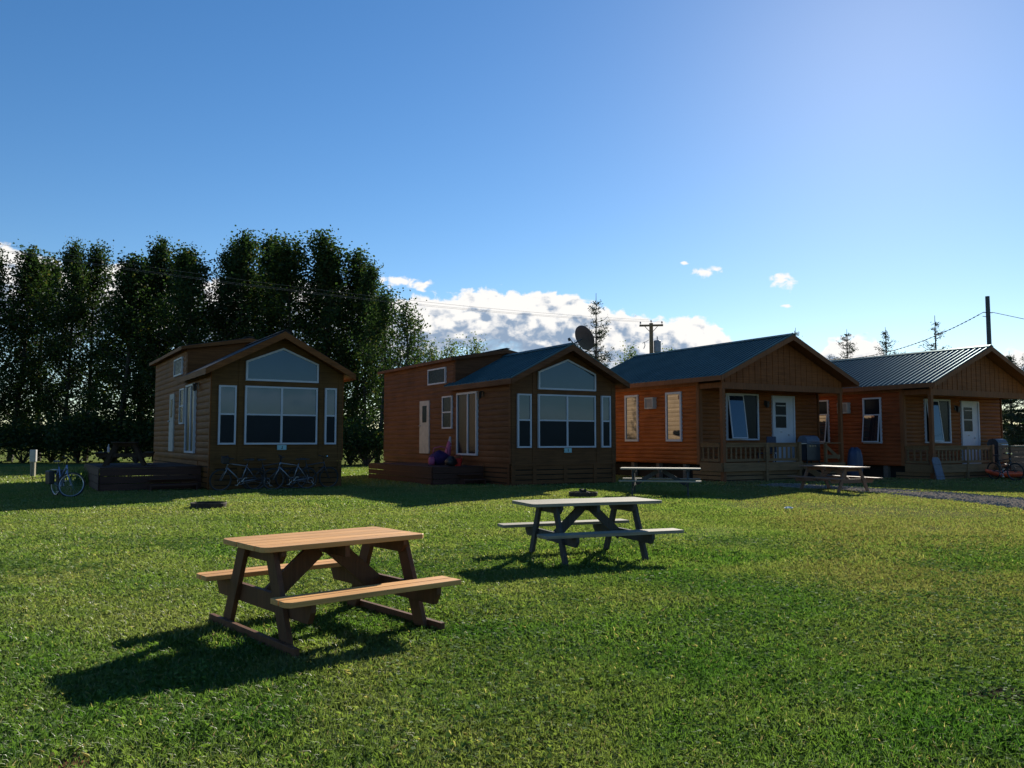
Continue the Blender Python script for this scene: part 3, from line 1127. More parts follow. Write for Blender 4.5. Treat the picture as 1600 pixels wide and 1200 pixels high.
    mb.lathe([(0, -.03), (.03, -.03), (.035, 0), (.02, .03), (0, .03)], Wl.p(7.36, 2.12, .09), 10)
    mb.build('handle', M['steel'], dr, smooth=True)
    mb = MB()
    Wl.frame(mb, 2.35, 3.98, .98, 3.28, .07, 0, .09)
    Wl.box(mb, 3.05, 3.13, 1.05, 3.21, 0, .08)
    sd_ = mb.build('sliding_door', M['white'], root, label='white framed sliding glass door')
    for a0, a1 in ((2.42, 3.05), (3.13, 3.91)):
        mb = MB()
        Wl.box(mb, a0 + .001, a1 - .001, 1.051, 3.209, .03, .045)
        mb.build('pane', M['glass_dark'], sd_)
    coach_lamp(root, Wl, 2.0, 3.18)
    # number plaque under the big window
    mb = MB()
    mb.box((2.08, -.05, 1.10), (2.38, -.02, 1.255))
    pq = mb.build('number_plaque', M['plaque'], root)
    mb = MB()
    if mark == 1:
        mb.box((2.225, -.056, 1.13), (2.245, -.051, 1.23))
    else:
        mb.box((2.235, -.056, 1.13), (2.255, -.051, 1.225))
        mb.box((2.205, -.056, 1.13), (2.235, -.051, 1.15))
    mb.build('numeral', M['black'], pq)
    return root


TH = R(30)
o2 = ground_pt(799, 760)
cab2 = park_cabin('brown cabin with ribbed metal roof and a satellite dish above its gable window', o2, TH, 'log_brown', 'panel_brown', True, 0., 1)
o1 = ground_pt(327, 767)
cab1 = park_cabin('dark leftmost cabin with shingle roof, tall front windows and bicycles leaning below', o1, R(31.5), 'log_olive', 'panel_olive', False, .12, 2)
cab1.scale = (.965, .965, 1)


def log_cabin(label, loc, rz, side_m, z_off=0., W=6.6, awn=False, zr=5.58):
    root = thing('cabin', label, 'cabin', (loc[0], loc[1], z_off), rz, 'cabins along the lawn')
    PV, L, fl = 1.16, 8.6, .62
    ze = 3.88
    u0, u1 = -.44, W + .44
    uc = W / 2
    sl = (zr - ze) / (uc - u0)
    wt = ze + .44 * sl - .17                     # wall top at u=0
    Wl, Wr, Wf, Wp, Wb = Wall('left', 0.), Wall('right', W), Wall('front', 0.), Wall('front', PV), Wall('back', L)
    sm = M[side_m]
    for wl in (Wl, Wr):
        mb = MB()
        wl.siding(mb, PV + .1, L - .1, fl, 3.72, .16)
        mb.build('side_wall', sm if wl is Wl else M['log_sunlit'], root, label=None if wl is Wl else 'side wall with sunlight painted into its colour')
    mb = MB()
    Wp.siding(mb, .1, W - .1, fl, 3.62, .16)
    mb.build('front_wall', M['porch_brown'], root)
    mb = MB()
    mb.prism([Vector((0, 0, fl)), Vector((W, 0, fl)), Vector((W, 0, wt - .1)), Vector((uc, 0, wt - .1 + uc * sl)), Vector((0, 0, wt - .1))], (0, L - .1, 0), (0, L, 0))
    mb.build('back_wall', sm, root)
    # corner boards
    mb = MB()
    mb.box((-.05, PV - .03, fl), (-.001, PV + .12, 3.72))
    mb.box((0, PV - .045, fl), (.12, PV - .001, 3.62))
    mb.box((W + .001, PV - .03, fl), (W + .05, PV + .12, 3.72))
    mb.box((-.045, PV + .12, 3.60), (-.030, L - .1, 3.78))
    mb.split('corner_board', M['trim_orange'], root)
    # gable face over the porch: vertical boards on a beam
    mb = MB()
    nb = 42
    zb = 3.66
    for i in range(nb):
        a0, a1 = W * i / nb + .004, W * (i + 1) / nb - .004
        h0 = wt - .04 + min(a0, W - a0) * sl
        h1 = wt - .04 + min(a1, W - a1) * sl
        d = .012 * (i % 2)
        mb.prism([Vector((a0, 0, zb)), Vector((a1, 0, zb)), Vector((a1, 0, h1)), Vector((a0, 0, h0))], (0, -.02 - d, 0), (0, .03, 0))
    mb.build('gable_boards', M['porch_brown'], root)
    mb = MB()
    mb.box((-.02, -.07, 3.42), (W + .02, .09, 3.655))
    mb.box((-.02, .095, 3.46), (.13, PV - .05, 3.655))
    mb.box((W - .13, .095, 3.46), (W + .02, PV - .05, 3.655))
    mb.build('porch_beam', M['trim_orange'], root)
    for a in (0.0, W - .14):
        mb = MB()
        mb.box((a, -.06, -.05), (a + .14, .08, 3.415))
        mb.build('porch_post', M['trim_orange'], root)
    gable_roof(root, u0, u1, -.5, 9.1, ze, zr, .09, True, .235, 'trim_orange', .19)
    # porch ceiling and floor
    mb = MB()
    mb.box((.14, .1, 3.55), (W - .14, PV - .05, 3.60))
    mb.build('porch_ceiling', M['porch_brown'], root)
    mb = MB()
    n = 9
    for i in range(n):
        mb.box((-.03, -.08 + i * 1.18 / n, fl - .05), (W + .03, -.08 + (i + 1) * 1.18 / n - .008, fl - .003))
    mb.build('porch_floor', M['rail_wood'], root)
    mb = MB()
    mb.box((-.02, -.11, fl - .24), (4.15, -.082, fl + .08))
    mb.box((5.55, -.11, fl - .24), (W + .02, -.082, fl + .02))
    mb.box((-.055, -.06, fl - .24), (-.032, PV - .04, fl + .08))
    mb.build('rim_board', M['rail_wood'], root)
    # railings
    for k, (wl, a0, a1) in enumerate(((Wf, .17, 3.98), (Wl, .12, 1.1))):
        mb = MB()
        o0 = -.02
        wl.box(mb, a0, a1, 1.27, 1.40, o0, o0 + .04)
        wl.box(mb, a0, a1, 1.401, 1.435, o0 - .04, o0 + .08)
        wl.box(mb, a0, a1, .74, .84, o0, o0 + .04)
        rl = mb.build('railing', M['rail_wood'], root)
        n = int((a1 - a0) / .235)
        for i in range(n):
            a = a0 + .08 + i * (a1 - a0 - .16) / max(1, n - 1)
            mb = MB()
            wl.box(mb, a - .035, a + .035, .76, 1.28, o0 - .028, o0 - .001)
            mb.build('baluster', M['rail_wood'], rl)
        if k == 0:
            mb = MB()
            mb.box((2.12, -.14, -.05), (2.24, -.113, 1.40))
            mb.box((3.96, -.10, -.05), (4.09, .03, 1.46))
            mb.split('railing_post', M['rail_wood'], root)
    # stair with its sloping rail at the right
    mb = MB()
    for i in range(3):
        mb.box((4.2, -.36 - i * .28, .42 - i * .17), (5.5, -.09 - i * .28, .46 - i * .17))
    mb.beam((4.18, -1.15, .02), (4.18, -.1, .56), .04, .22)
    mb.beam((5.52, -1.15, .02), (5.52, -.1, .56), .04, .22)
    mb.build('steps', M['rail_wood'], root)
    mb = MB()
    mb.box((5.56, -.07, 1.40), (W - .18, .04, 1.44))
    mb.box((5.56, -.03, .80), (W - .18, 0., .95))
    mb.beam((5.58, -.02, 1.30), (6.35, -.02, .80), .035, .13)
    mb.box((5.52, -.06, fl), (5.62, .04, 1.40))
    mb.build('railing', M['rail_wood'], root)
    skirting(root, 'skirting', M['rail_wood'], Wf, 0., 4.1, fl - .25, posts=(2.18,))
    skirting(root, 'skirting', M['rail_wood'], Wl, .08, PV + .4, fl - .25)
    mb = MB()
    mb.box((.08, .05, -.05), (W - .08, PV, fl - .06))
    mb.box((.25, PV + .1, -.05), (W - .25, L - .2, fl - .02))
    mb.build('crawl_space', M['dark'], root)
    mb = MB()
    for v in np.arange(PV + .8, L, 1.6):
        mb.box((.03, v, -.05), (.22, v + .19, fl - .002))
        mb.box((W - .22, v, -.05), (W - .03, v + .19, fl - .002))
    mb.split('pier', M['gravel'], root)
    # porch wall: window with a sash swung out, door, lamp
    if awn:
        awning_window(root, Wp, 1.34, 3.07, 1.53, 3.35, 1.40, 2.22, 1.58, 3.29, .11, mullion=2.22, label='wide white window with its left sash swung outward')
    else:
        awning_window(root, Wp, 1.34, 3.07, 1.53, 3.35, 1.40, 2.22, 1.58, 3.29, .12, mullion=2.22, label='wide white window with its left sash swung outward')
    mb = MB()
    Wp.frame(mb, 3.84, 5.12, fl, 3.32, .07, 0, .09)
    Wp.box(mb, 3.912, 4.80, fl + .02, 3.25, 0, .06)
    Wp.box(mb, 4.802, 5.048, fl + .02, 3.25, 0, .045)
    dr = mb.build('door', M['white'], root, label='white door with a two part pane beside a side panel')
    for z0, z1 in ((2.03, 2.49), (2.55, 3.05)):
        mb = MB()
        Wp.box(mb, 4.02, 4.62, z0, z1, .061, .068)
        mb.build('pane', M['glass_dark'], dr)
    mb = MB()
    Wp.box(mb, 4.015, 4.625, 2.50, 2.54, .061, .08)
    Wp.box(mb, 4.06, 4.58, 2.90, 2.94, .069, .08)
    Wp.box(mb, 4.28, 4.36, 1.84, 1.88, .061, .08)
    mb.build('door_trim', M['white_dull'], dr)
    mb = MB()
    mb.lathe([(0, -.03), (.03, -.03), (.035, 0), (.02, .03), (0, .03)], Wp.p(4.72, 1.75, .10), 10)
    mb.build('handle', M['steel'], dr, smooth=True)
    coach_lamp(root, Wp, 3.47, 3.02)
    # side windows and air conditioner
    if awn:
        awning_window(root, Wl, 2.12, 2.98, 1.52, 3.42, 2.16, 2.94, 1.56, 2.72, .12, label='side window with its lower sash tilted out')
        awning_window(root, Wl, 4.72, 5.66, 1.52, 3.42, 4.76, 5.62, 1.56, 2.80, .15, label='side window with its lower sash tilted out')
    else:
        add_window(root, Wl, 2.10, 3.02, 1.48, 3.42, None, None, .085, screen=False, glass_mat='glass_side')
        add_window(root, Wl, 4.76, 5.64, 1.48, 3.42, None, None, .085, screen=False, glass_mat='glass_side')
    mb = MB()
    Wl.frame(mb, 3.62, 4.14, 2.80, 3.26, .05, .0, .22)
    Wl.box(mb, 3.67, 4.09, 2.85, 3.21, .0, .18)
    ac = mb.build('air_conditioner', M['white_dull'], root, label='small white air conditioner through the side wall')
    mb = MB()
    for i in range(8):
        z = 2.87 + i * .042
        Wl.box(mb, 3.69, 4.07, z, z + .02, .182, .195)
    mb.build('grille', M['slate'], ac)
    return root


o3 = ground_pt(1129, 753.5)
cab3 = log_cabin('orange stained log cabin with blue metal roof and a white door on its porch', o3, TH, 'log_orange')
o4 = ground_pt(1457, 749.5)
cab4 = log_cabin('red brown log cabin at the right edge with its side windows tilted open', o4, TH, 'log_red', -.12, W=6.9, awn=True, zr=5.50)


def loc_pt(o, rz, u, v, z=0.):
    return Vector((o[0] + u * math.cos(rz) - v * math.sin(rz), o[1] + u * math.sin(rz) + v * math.cos(rz), z))


# ------------------------------------------------------------------ decks beside the two left cabins
def deck(label, o, rz, u0, v0, v1, h, step_v):
    root = thing('deck', label, 'deck', loc_pt(o, rz, 0, 0), rz, 'decks beside the cabins')
    mb = MB()
    n = int((v1 - v0) / .15)
    for i in range(n):
        mb.box((u0, v0 + i * .15, h - .04), (-.06, v0 + i * .15 + .142, h))
    mb.build('deck_boards', M['deck_wood'], root)
    mb = MB()
    for i in range(3):
        z = h - .045 - i * (h - .05) / 3
        z2 = z - (h - .05) / 3 + .015
        mb.box((u0 + .01, v0 - .03, z2), (-.06, v0 - .002, z))
        mb.box((u0 - .03, v0, z2), (u0 - .002, v1, z))
    mb.build('deck_skirt', M['deck_wood'], root)
    mb = MB()
    mb.box((u0 * .55, v0 - .62, .16), (-.25, v0 - .32, .20))
    mb.box((u0 * .55, v0 - .32, .33), (-.25, v0 - .035, .37))
    mb.box((u0 * .55, v0 - .60, 0), (u0 * .55 + .05, v0 - .035, .158))
    mb.box((-.30, v0 - .60, 0), (-.25, v0 - .035, .158))
    mb.build('step', M['deck_wood'], root)
    return root


deck('dark low deck beside the second cabin from the left, with bags on it', o2, TH, -2.0, 1.9, 8.0, .62, 0)
deck('dark low deck left of the leftmost cabin, carrying a picnic table', o1, R(31.5), -2.9, 1.0, 6.2, .72, 0)


# ------------------------------------------------------------------ picnic tables
def picnic_table(label, X, Y, th, L, W, hT, hB, bo, Lb, bw, ls, foot, m_top, m_leg, skid=0., planks=5, bplanks=2, z=0., hw=.055):
    root = thing('picnic_table', label, 'picnic table', (X, Y, z), th, 'picnic tables on the lawn')
    t = .038
    rnd = random.Random(int(X * 100))
    gap = .008 if skid else .006
    pw = W / planks
    mb = MB()
    for i in range(planks):
        y0, y1 = -W / 2 + i * pw + gap / 2, -W / 2 + (i + 1) * pw - gap / 2
        e0, e1 = rnd.uniform(-.004, .004), rnd.uniform(-.004, .004)
        c = .055
        if i == 0:
            poly = [(-L / 2 + c, y0), (L / 2 - c * .5, y0), (L / 2, y0 + c * .5), (L / 2, y1), (-L / 2, y1), (-L / 2, y0 + c), (-L / 2 + c * .35, y0 + c * .35)]
        elif i == planks - 1:
            poly = [(-L / 2, y0), (L / 2, y0), (L / 2, y1 - c * .5), (L / 2 - c * .5, y1), (-L / 2 + c, y1), (-L / 2 + c * .35, y1 - c * .35), (-L / 2, y1 - c)]
        else:
            poly = [(-L / 2 + e0, y0), (L / 2 + e1, y0), (L / 2 + e1, y1), (-L / 2 + e0, y1)]
        mb.prism([Vector((a, b, 0)) for a, b in poly], (0, 0, hT - t), (0, 0, hT))
    mb.build('tabletop', M[m_top], root, bevel=.0025)
    for s in (-1, 1):
        mb = MB()
        w_ = bw / bplanks
        for i in range(bplanks):
            y0 = s * bo - bw / 2 + i * w_ + gap
            y1 = y0 + w_ - 2 * gap
            c = .035
            poly = [(-Lb / 2 + (c if s * bo < 0 and i == 0 else 0), y0), (Lb / 2, y0), (Lb / 2, y1), (-Lb / 2 + (c if i == bplanks - 1 and s > 0 else 0), y1), (-Lb / 2, y1 - c), (-Lb / 2, y0 + c)]
            mb.prism([Vector((a, b, 0)) for a, b in poly], (0, 0, hB - t), (0, 0, hB))
        mb.build('bench', M[m_top], root, bevel=.0025)
    lt = .04
    for s in (-1, 1):
        x = s * ls / 2
        # A-frame legs, outside of the cross beams
        for q in (-1, 1):
            mb = MB()
            ft, tp = foot * q, .24 * q
            poly = [(ft - hw, 0), (ft + hw, 0), (tp + hw, hT - t - .001), (tp - hw, hT - t - .001)]
            mb.prism([Vector((0, a, b)) for a, b in poly], (x - lt / 2, 0, 0), (x + lt / 2, 0, 0))
            mb.build('leg', M[m_leg], root, bevel=.002)
        xi = x - s * (lt + .002)
        mb = MB()
        d = .12 + (hw - .055)
        e = bo + bw / 2 - .02
        mb.prism([Vector((0, a, b)) for a, b in ((-e, hB - t - .001), (e, hB - t - .001), (e, hB - t - .055), (e - .05, hB - t - d), (-e + .05, hB - t - d), (-e, hB - t - .055))], (xi - lt / 2, 0, 0), (xi + lt / 2, 0, 0))
        mb.build('bench_beam', M[m_leg], root, bevel=.002)
        mb = MB()
        e = W / 2 - .03
        mb.prism([Vector((0, a, b)) for a, b in ((-e, hT - t - .001), (e, hT - t - .001), (e, hT - t - .04), (e - .06, hT - t - .1), (-e + .06, hT - t - .1), (-e, hT - t - .04))], (xi - lt / 2, 0, 0), (xi + lt / 2, 0, 0))
        mb.build('top_cleat', M[m_leg], root, bevel=.002)
        mb = MB()
        mb.beam((xi - s * .03, 0, hB - t - .09), (s * .07, 0, hT - t - .05), hw * 2, .04, up=(0, 1, 0))
        mb.build('brace', M[m_leg], root)
        if skid:
            mb = MB()
            xo = x + s * (lt + .003)
            mb.box((xo - .02, -skid, -.005), (xo + .02, skid, .085))
            mb.build('skid', M[m_leg], root, bevel=.003)
    mb = MB()
    mb.box((-.02, -W / 2 + .04, hT - t - .09), (.02, W / 2 - .04, hT - t - .001))
    mb.build('center_cleat', M[m_leg], root)
    return root


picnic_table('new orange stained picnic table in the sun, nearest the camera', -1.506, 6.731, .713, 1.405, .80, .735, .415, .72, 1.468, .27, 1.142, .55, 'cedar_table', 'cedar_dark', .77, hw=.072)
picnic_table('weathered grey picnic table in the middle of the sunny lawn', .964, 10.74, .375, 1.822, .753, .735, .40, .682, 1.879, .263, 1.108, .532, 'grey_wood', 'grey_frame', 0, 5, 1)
picnic_table('grey picnic table in the shade beside the orange log cabin', 4.15, 23.2, R(-12), 2.2, .74, .75, .43, .70, 2.2, .27, 1.5, .56, 'grey_wood', 'grey_frame', 0, 5, 1)
picnic_table('reddish brown picnic table at the end of the gravel drive', 9.66, 24.95, R(-68), 2.2, .76, .75, .43, .70, 2.2, .27, 1.55, .56, 'brown_wood', 'brown_wood', 0, 5, 1)
p = loc_pt(o1, R(31.5), -2.0, 2.9)
picnic_table('dark picnic table standing on the deck of the leftmost cabin', p.x, p.y, R(31.5) + R(80), 1.8, .74, .75, .43, .70, 1.8, .27, 1.2, .56, 'dark_wood', 'dark_wood', 0, 5, 1, z=.72)


# ------------------------------------------------------------------ bicycles
def bicycle(label, X, Y, yaw, frame_m, lean=0., steer=0., step_through=False, z=0., bag=None, scale=1.):
    """local +x is forward, origin below the bottom bracket"""
    root = thing('bicycle', label, 'bicycle', (X, Y, z), yaw, 'bicycles parked by the leftmost cabin', scale)
    root.rotation_euler = (lean, 0, yaw)
    wr = .34
    rear, front = Vector((-.44, 0, wr)), Vector((.60, 0, wr))
    bb = Vector((0, 0, .28))
    seat_top = Vector((-.16, 0, .80))
    head_t, head_b = Vector((.40, 0, .86)), Vector((.44, 0, .72))
    axis_ = (head_t - head_b).normalized()

    def rot(p_):
        return Matrix.Rotation(steer, 3, axis_) @ (Vector(p_) - head_b) + head_b
    fm = M[frame_m]
    mb = MB()
    mb.tube([bb, seat_top], .017)
    mb.tube([bb, head_b], .021)
    st = bb + (seat_top - bb) * (.45 if step_through else .9)
    mb.tube([st, head_t - axis_ * .03], .017)
    for s in (-1, 1):
        mb.tube([bb + Vector((0, s * .03, 0)), rear + Vector((0, s * .055, 0))], .010)
        mb.tube([seat_top - Vector((-.02, -s * .02, .06)), rear + Vector((0, s * .055, 0))], .008)
    mb.tube([head_t, head_b], .022)
    mb.build('frame', fm, root, smooth=True)
    mb = MB()
    for s in (-1, 1):
        mb.tube([rot(head_b + Vector((0, s * .01, 0))), rot(head_b + Vector((.01, s * .055, -.06))), rot(front + Vector((0, s * .055, 0)))], .012)
    mb.build('fork', fm, root, smooth=True)
    for nm, c, ax in (('rear_wheel', rear, Vector((0, 1, 0))), ('front_wheel', rot(front), Matrix.Rotation(steer, 3, axis_) @ Vector((0, 1, 0)))):
        mb = MB()
        mb.torus(c, ax, wr - .02, .019, 40, 6)
        tyre = mb.build(nm, M['rubber'], root, smooth=True)
        mb = MB()
        mb.torus(c, ax, wr - .045, .011, 40, 5)
        a = ax.cross(Vector((0, 0, 1))).normalized()
        b = ax.cross(a)
        for k in range(24):
            t = 2 * PI * k / 24
            d = a * math.cos(t) + b * math.sin(t)
            mb.tube([c + ax * (.03 if k % 2 else -.03) + d * .02, c + d * (wr - .045)], .0012, 3, False)
        mb.tube([c - ax * .05, c + ax * .05], .018, 8)
        mb.build('rim', M['steel' if bag == 'pannier' else 'rim'], tyre)
    mb = MB()
    mb.tube([rot(head_t), rot(head_t + axis_ * .12), rot(head_t + axis_ * .14 + Vector((.07, 0, 0)))], .013)
    hc = head_t + axis_ * .14 + Vector((.07, 0, 0))
    mb.tube([rot(hc + Vector((-.10, -.29, .03))), rot(hc + Vector((-.03, -.18, .02))), rot(hc), rot(hc + Vector((-.03, .18, .02))), rot(hc + Vector((-.10, .29, .03)))], .012)
    for s in (-1, 1):
        mb.tube([rot(hc + Vector((-.09, s * .28, .03))), rot(hc + Vector((-.045, s * .21, .02)))], .017)
        mb.tube([rot(hc + Vector((.0, s * .2, .0))), rot(hc + Vector((-.02, s * .28, -.01)))], .005)
    mb.build('handlebar', M['black'], root, smooth=True)
    mb = MB()
    mb.tube([seat_top, seat_top + Vector((-.03, 0, .11))], .013)
    c = seat_top + Vector((-.04, 0, .13))
    mb.add([c + Vector(q) for q in ((-.13, -.08, 0), (-.13, .08, 0), (0, .055, .0), (.14, .018, .0), (.14, -.018, 0), (0, -.055, 0),
                                     (-.13, -.06, .045), (-.13, .06, .045), (0, .04, .03), (.14, .012, .025), (.14, -.012, .025), (0, -.04, .03))],
           [(0, 1, 2, 3, 4, 5), (11, 10, 9, 8, 7, 6)] + [(i, (i + 1) % 6, 6 + (i + 1) % 6, 6 + i) for i in range(6)])
    mb.build('saddle', M['black'], root)
    mb = MB()
    mb.torus(bb + Vector((0, -.045, 0)), (0, 1, 0), .09, .008, 28, 4)
    mb.tube([bb + Vector((0, -.06, 0)), bb + Vector((.10, -.075, -.13))], .010)
    mb.tube([bb + Vector((0, .06, 0)), bb + Vector((-.10, .075, .13))], .010)
    for s, q in ((-1, 1), (1, -1)):
        c = bb + Vector((q * .10, s * .12, -q * .13))
        mb.box(c - Vector((.04, .045, .01)), c + Vector((.04, .045, .01)))
    for s in (-.095, .095):
        mb.tube([bb + Vector((0, -.045, s)), rear + Vector((0, -.045, s * .45))], .004, 4)
    mb.build('crankset', M['steel'], root)
    if bag == 'pannier':
        for s in (-1, 1):
            mb = MB()
            mb.box(rear + Vector((-.17, s * .07, .0)), rear + Vector((.15, s * .2, .36)))
            mb.build('pannier', M['black'], root, bevel=.02)
        mb = MB()
        mb.box(rear + Vector((-.2, -.06, .37)), rear + Vector((.2, .06, .385)))
        mb.build('rack', M['steel'], root)
    if bag == 'front':
        mb = MB()
        c = hc + Vector((.06, 0, -.05))
        mb.box(c - Vector((.09, .15, .11)), c + Vector((.1, .15, .10)))
        mb.build('handlebar_bag', M['black'], root, bevel=.02)
    if bag == 'light':
        mb = MB()
        mb.tube([hc + Vector((-.02, 0, .03)), hc + Vector((.08, 0, .03))], [.02, .035], 10)
        mb.box(hc + Vector((-.05, -.18, .02)), hc + Vector((.0, -.08, .09)))
        mb.build('head_lamp', M['chrome'], root)
    return root


bicycle('pale blue step through bicycle standing alone left of the deck, front wheel turned', -12.16, 22.45, R(-42), 'bike_blue', R(3), R(58), True, bag='pannier')
RZ1 = R(31.5)
p = loc_pt(o1, RZ1, .82, -.42)
bicycle('silver framed bicycle with a dark handlebar bag, leaning left below the cabin windows', p.x, p.y, RZ1 + PI, 'bike_silver', R(-7), R(6), bag='front')
p = loc_pt(o1, RZ1, 2.30, -.75)
bicycle('grey framed bicycle leaning in the middle below the cabin front window', p.x, p.y, RZ1 + PI, 'bike_silver', R(-5), R(-8))
p = loc_pt(o1, RZ1, 1.62, -.30)
bicycle('dark bicycle against the skirting, mostly hidden between the two silver framed ones', p.x, p.y, RZ1, 'bike_dark', R(9), R(-10))
p = loc_pt(o1, RZ1, 2.95, -.42)
bicycle('dark bicycle with shiny handlebar lamp at the right corner of the leftmost cabin', p.x, p.y, RZ1, 'bike_dark', R(8), R(5), bag='light')
bk = bicycle('small dark bicycle seen end on before the porch of the right cabin', *(loc_pt(o4, TH, 2.0, -1.6)[:2]), R(-78), 'bike_dark', R(4), R(15), bag='light')
bk['group'] = 'bicycles by the right cabin'
bk = bicycle('bicycle with shiny pedals at the right edge of the picture beside the last cabin', *(loc_pt(o4, TH, 4.2, -1.6)[:2]), R(-60), 'bike_dark', R(5), R(20), bag='pannier')
bk['group'] = 'bicycles by the right cabin'


# ------------------------------------------------------------------ small things on the lawn and the decks
def fire_ring(label, X, Y, logs=False):
    root = thing('fire_ring', label, 'fire pit', (X, Y, 0), .4, 'fire rings on the lawn')
    mb = MB()
    mb.lathe([(.36, 0), (.375, .13), (.385, .13), (.39, .11), (.372, 0)], n=36)
    mb.build('ring', M['rust'], root, smooth=False)
    mb = MB()
    mb.lathe([(0, .012), (.2, .03), (.355, .008)], n=24)
    mb.build('ash', M['char'], root, smooth=True)
    if logs:
        for i in range(5):
            a = i * 1.3
            mb = MB()
            mb.tube([(.25 * math.cos(a), .25 * math.sin(a), .06), (-.1 * math.cos(a + .4), -.1 * math.sin(a + .4), .19)], [.035, .028], 7)
            mb.build('log', M['char'], root)
    return root


fire_ring('flat dark steel fire ring on the lawn before the leftmost cabin', *ground_pt(326, 794))
fire_ring('dark fire ring with charred logs just behind the grey table', *ground_pt(911, 776), True)

root = thing('utility_post', 'short grey post with a white meter box at the left edge of the lawn', 'post', (*ground_pt(51, 745), 0), R(8))
mb = MB()
mb.box((-.085, -.07, 0), (-.015, .07, .70))
mb.box((.015, -.07, 0), (.085, .07, .70))
mb.box((-.0145, -.045, 0), (.0145, .045, .70))
mb.build('post', M['grey_wood'], root)
mb = MB()
mb.box((-.12, -.09, .62), (.12, .085, 1.13))
bx = mb.build('meter_box', M['white_dull'], root, bevel=.015)
mb = MB()
mb.box((-.095, -.1, .66), (.095, -.0905, 1.08))
mb.build('cover', M['white_dull'], bx)

# satellite dish on the right slope of the metal-roofed cabin
base = loc_pt(o2, TH, 2.62, .55, 4.60)
root = thing('satellite_dish', 'dark round satellite dish above the gable of the brown cabin', 'satellite dish', base, 0)
dn = Vector((.68, .50, .40)).normalized()         # faces away from the camera, to the right and up
up_ = dn.cross(Vector((0, 0, 1))).normalized()
up2 = up_.cross(dn)
cdish = at(911, base.y, y=529) - base
mb = MB()
vs, fs = [], []
nr, na = 6, 32
for side in (0, 1):
    for i in range(nr + 1):
        r = i / nr
        for k in range(na):
            t = 2 * PI * k / na
            q = cdish + up_ * (.47 * r * math.cos(t)) + up2 * (.47 * r * math.sin(t)) + dn * (.09 * r * r - .012 * side)
            vs.append(q)
for side in (0, 1):
    b_ = side * (nr + 1) * na
    for i in range(nr):
        for k in range(na):
            k2 = (k + 1) % na
            fs.append((b_ + i * na + k, b_ + i * na + k2, b_ + (i + 1) * na + k2, b_ + (i + 1) * na + k))
for k in range(na):
    k2 = (k + 1) % na
    fs.append((nr * na + k, nr * na + k2, (2 * nr + 1) * na + k2, (2 * nr + 1) * na + k))
mb.add(vs, fs)
mb.build('reflector', M['dish'], root, smooth=True)
mb = MB()
mb.tube([(0, 0, -.12), (0, 0, .22), cdish - dn * .06], .028, 8)
mb.tube([(.35, .1, -.28), (0, 0, .18)], .014, 6)
mb.tube([(-.1, .4, -.02), (0, 0, .18)], .014, 6)
mb.build('mast', M['bike_dark'], root)
lnb = at(890.5, base.y - .2, y=530) - base
mb = MB()
mb.tube([cdish - up2 * .50, cdish - up2 * .5 + Vector((-.25, -.1, -.02)), lnb], .017, 6)
mb.build('feed_arm', M['bike_dark'], root)
mb = MB()
mb.tube([lnb - Vector((.0, .0, .05)), lnb + Vector((0, 0, .06)) + dn * -.06], [.06, .045], 10)
mb.build('receiver', M['bike_dark'], root)


def blob(c, r, seed=0, squash=(1, 1, 1), n=14):
    rr = random.Random(seed)
    ph = [rr.uniform(0, 6.28) for _ in range(6)]
    vs, fs = [], []
    m_ = n // 2
    for i in range(m_ + 1):
        th = PI * i / m_
        for k in range(n):
            t = 2 * PI * k / n
            q = 1 + .12 * math.sin(3 * t + ph[0]) * math.sin(th) + .10 * math.sin(5 * t + 2 * th + ph[1]) + .08 * math.sin(4 * th + ph[2])
            vs.append((c[0] + r * q * squash[0] * math.sin(th) * math.cos(t), c[1] + r * q * squash[1] * math.sin(th) * math.sin(t), c[2] + r * q * squash[2] * math.cos(th)))
    for i in range(m_):
        for k in range(n):
            k2 = (k + 1) % n
            fs.append((i * n + k, i * n + k2, (i + 1) * n + k2, (i + 1) * n + k))
    return vs, fs


# deck clutter of the brown cabin
p = loc_pt(o2, TH, -.75, 4.05, .62)
root = thing('bag', 'bulging purple cloth bag with pink edges on the dark deck', 'bag', p, TH)
mb = MB()
mb.add(*blob((0, 0, .26), .30, 3, (1.25, .8, .85)))
mb.build('bag_body', M['purple'], root, smooth=True)
mb = MB()
mb.tube([(-.3, -.1, .4), (-.28, -.16, .62), (0, -.18, .68), (.25, -.16, .6), (.3, -.1, .42)], .018, 6)
mb.build('handle', M['pink'], root, smooth=True)
mb = MB()
mb.add(*blob((-.36, -.12, .14), .16, 5, (.8, .8, 1)))
mb.build('side_pocket', M['pink'], root, smooth=True)
p = loc_pt(o2, TH, -.30, 4.25, .62)
root = thing('folded_parasol', 'furled pink and white child parasol leaning on the brown cabin wall', 'parasol', p, TH)
mb = MB()
mb.tube([(-.08, 0, .0), (.10, 0, 1.0)], .012, 6)
mb.build('pole', M['pale'], root)
mb = MB()
mb.tube([(-.04, 0, .28), (.0, 0, .45), (.06, 0, .78), (.09, 0, .96)], [.13, .12, .085, .03], 9)
mb.build('canopy', M['pink'], root)
mb = MB()
mb.tube([(.06, 0, .70), (.105, 0, 1.04)], [.09, .035], 9)
mb.build('cap', M['pale'], root)
p = loc_pt(o2, TH, -.75, 2.45, .62)
root = thing('toy_bucket', 'red toy bucket near the sliding door of the brown cabin', 'bucket', p, .3)
mb = MB()
mb.lathe([(0, 0), (.10, 0), (.15, .26), (.16, .27), (.14, .26), (.095, .02), (0, .02)], n=18)
mb.build('bucket_body', M['red'], root, smooth=False)
mb = MB()
mb.tube([(.15 * math.cos(t), .02, .25 + .16 * math.sin(t)) for t in np.linspace(0, PI, 9)], .008, 5)
mb.build('handle', M['red'], root)
p = loc_pt(o2, TH, -1.1, 2.3, .62)
